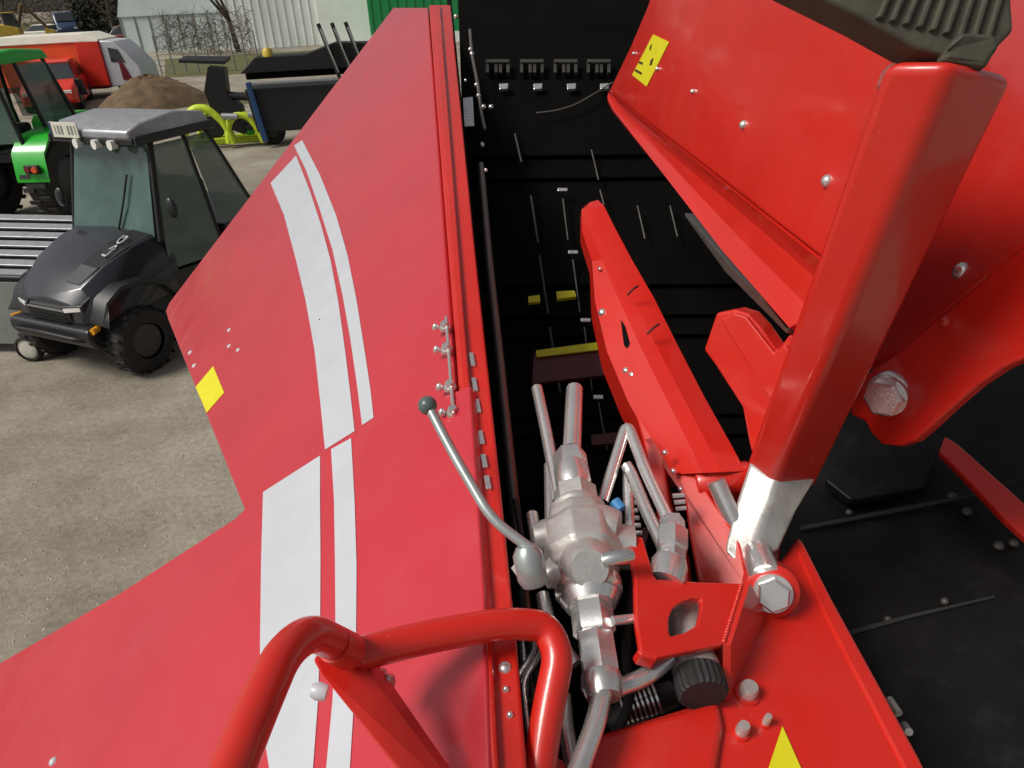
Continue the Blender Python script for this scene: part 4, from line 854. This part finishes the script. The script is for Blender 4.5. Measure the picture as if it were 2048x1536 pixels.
for x in (-1.9, -1.3): loc('link_pin', lathe(V((x, .1, .75)), V((x + .35, .1, .72)), [(0, .07), (1, .07)], 12), 'alu', IMP, smooth=True)
for x in (-.9, 1.4): wheel(IMP, (x, .45, .3), .3, .2)
# lime green attachment frame
lp = G(463, 292); LM = thing('lime_implement', (lp.x, lp.y, 0), 'lime yellow ring-framed implement on the gravel beside the black one', 'implement', R(6))
def arch(x0, x1, h, y, r): return tube([V((x0, y, .12)), V((x0 + .05, y, h * .7)), V(((x0 + x1) / 2 - .15, y, h)), V(((x0 + x1) / 2 + .15, y, h * .95)), V((x1 - .1, y, h * .6)), V((x1, y, .10))], r, 12, .2)
loc('hoop', arch(-.95, .15, .95, -.3, .095), 'lime', LM, smooth=True)
loc('hoop', arch(-.80, .25, .80, .5, .075), 'lime', LM, smooth=True)
loc('hoop', arch(.05, .85, .75, -.3, .095), 'lime', LM, smooth=True)
loc('base_bar', merge(boxvf((0, 0, .13), (1.95, .14, .14)), boxvf((0, .5, .13), (1.7, .12, .12)), boxvf((-.85, .25, .13), (.12, .5, .12)), boxvf((.8, .25, .13), (.12, .5, .12))), 'lime', LM, bevel=.02)
loc('disc', lathe(V((-.38, .2, .42)), V((-.38, .32, .42)), [(0, .25), (.5, .27), (1, .25)], 24), 'black_paint', LM, smooth=True)
loc('disc', lathe(V((.45, .22, .36)), V((.45, .32, .36)), [(0, .18), (1, .18)], 20), 'green', LM, smooth=True)

# ------------------------------------------------------------------ far background: shed, greenhouse, trees, hedge
sh = G(620, 92); SHD = thing('pale_shed', (sh.x, sh.y, 0), 'large pale metal shed behind the black implement', 'shed', R(3))
loc('wall', boxvf((0, 4, 3.4), (10.4, 8, 6.8)), 'wall_pale', SHD, bevel=.02)
for i in range(20): loc('cladding_rib', boxvf((-4.9 + i * .52, -.02, 3.4), (.06, .05, 6.7)), 'wall_pale', SHD)
loc('door', boxvf((2.6, -.05, 2.0), (3.6, .08, 4.0)), 'wall_pale', SHD, bevel=.01)
loc('roof', side_prism([(-5.5, 6.8), (5.5, 6.8), (0, 8.2)], -.3, 8.3), 'grey_panel', SHD)
gs = G(800, 90); GSH = thing('green_shed', (gs.x, gs.y, 0), 'green metal shed peeking above the far end of the striped cover', 'shed', R(3))
loc('wall', boxvf((1.7, 3, 2.9), (6.8, 6, 5.8)), 'wall_green', GSH, bevel=.02)
for i in range(13): loc('cladding_rib', boxvf((-1.5 + i * .52, -.02, 3.1), (.06, .05, 5.2)), 'wall_green', GSH)
loc('plinth', boxvf((1.7, -.03, .3), (6.9, .1, .6)), 'wall_pale', GSH)
gh = G(385, 100); GHO = thing('greenhouse', (gh.x, gh.y, 0), 'pale blue glasshouse behind the bare trees', 'greenhouse', R(-4))
loc('wall', boxvf((0, 2, 1.1), (9, 4, 2.2)), 'roof_blue', GHO)
loc('roof', side_prism([(-4.6, 2.2), (4.6, 2.2), (4.2, 3.3), (-4.2, 3.3)], -.1, 4.1), 'roof_blue', GHO, bevel=.02)
for i in range(10): loc('glazing_bar', boxvf((-4.5 + i, -.03, 1.2), (.08, .06, 2.3)), 'grey_panel', GHO)

fa, fb = G(325, 152), G(520, 138)
FN = thing('wire_fence', (fa.x, fa.y, 0), 'thin wire fence with grey posts in front of the bare trees', 'fence')
for i in range(9):
    c_ = fa.lerp(fb, i / 8); obj('post', *rod(c_, c_ + V((0, 0, 1.7)), .035, 8), 'grey_panel', FN, smooth=True)
for k in range(7):
    z_ = V((0, 0, .15 + k * .25)); obj('wire', *rod(fa + z_, fb + z_, .010, 5), 'grey_panel', FN)

def bare_tree(pos, h, label, seed, lean=0):
    rnd = random.Random(seed); t = thing('bare_tree', (pos.x, pos.y, 0), label, 'tree', 0, 'bare trees behind the yard')
    tv = []; bv = []
    def grow(p, d, ln, r, lev):
        q = p + d * ln
        (tv if lev == 0 else bv).append(lathe(p, q, [(0, r), (1, r * .68)], 8 if lev < 2 else 5 if lev < 3 else 3))
        if lev >= 5: return
        for i in range(3 if lev < 4 else 4):
            nd = (d + V((rnd.uniform(-1, 1), rnd.uniform(-1, 1), rnd.uniform(-.25, .7))) * .75).normalized()
            grow(q - d * ln * rnd.uniform(0, .4), nd, ln * rnd.uniform(.6, .82), r * .58, lev + 1)
    grow(V((0, 0, -.1)), V((lean, 0, 1)).normalized(), h * .30, h * .022, 0)
    loc('trunk', merge(*tv), 'bark', t, smooth=True); loc('crown', merge(*bv), 'twigs', t)
bare_tree(G(478, 104), 8.5, 'dark bare tree right in front of the pale shed corner', 3, -.12)
bare_tree(G(330, 100), 8.0, 'bare tree just right of the white truck cab', 5)
bare_tree(G(420, 92), 9.0, 'bare tree in front of the glasshouse', 8)
bare_tree(G(235, 82), 9.5, 'bare tree above the cream roof of the truck', 11)
bare_tree(G(20, 76), 10.0, 'bare tree in the far left corner behind the digger', 14)
# dark hedge and far wood, one mass each
def twig_mass(name, x0, x1, py, hgt, depth, n, m, label, seed, thin=.6):
    rnd = random.Random(seed); v = []; f = []
    a = G(x0, py); b = G(x1, py)
    for _ in range(n):
        c = a.lerp(b, rnd.random()) + V((0, rnd.random() * depth, 0)); z = rnd.random() ** .8 * hgt * rnd.uniform(.7, 1.1); s = rnd.uniform(.10, .32) * (1 if thin > .3 else 2.2)
        d1 = V((rnd.uniform(-1, 1), rnd.uniform(-1, 1), rnd.uniform(-1, 1))).normalized() * s; d2 = V((rnd.uniform(-1, 1), rnd.uniform(-1, 1), rnd.uniform(-1, 1))).normalized() * s * thin
        k = len(v); c = c + V((0, 0, z)); v += [c - d1, c + d2, c + d1, c - d2]; f.append([k, k + 1, k + 2, k + 3])
    return tag(obj(name, v, f, m), label, 'hedge', kind='stuff')
twig_mass('hedge', 150, 330, 74, 4.0, 3.0, 9000, 'hedge', 'dark hedge above the cream truck roof', 2)
twig_mass('shrubs', 318, 500, 112, 2.4, 2.0, 1500, 'twigs', 'thin brown shrubs in front of the glasshouse', 9, .035)
twig_mass('far_wood', -500, 1000, 60, 7.5, 12.0, 42000, 'twigs', 'brown leafless wood along the horizon', 4, .10)
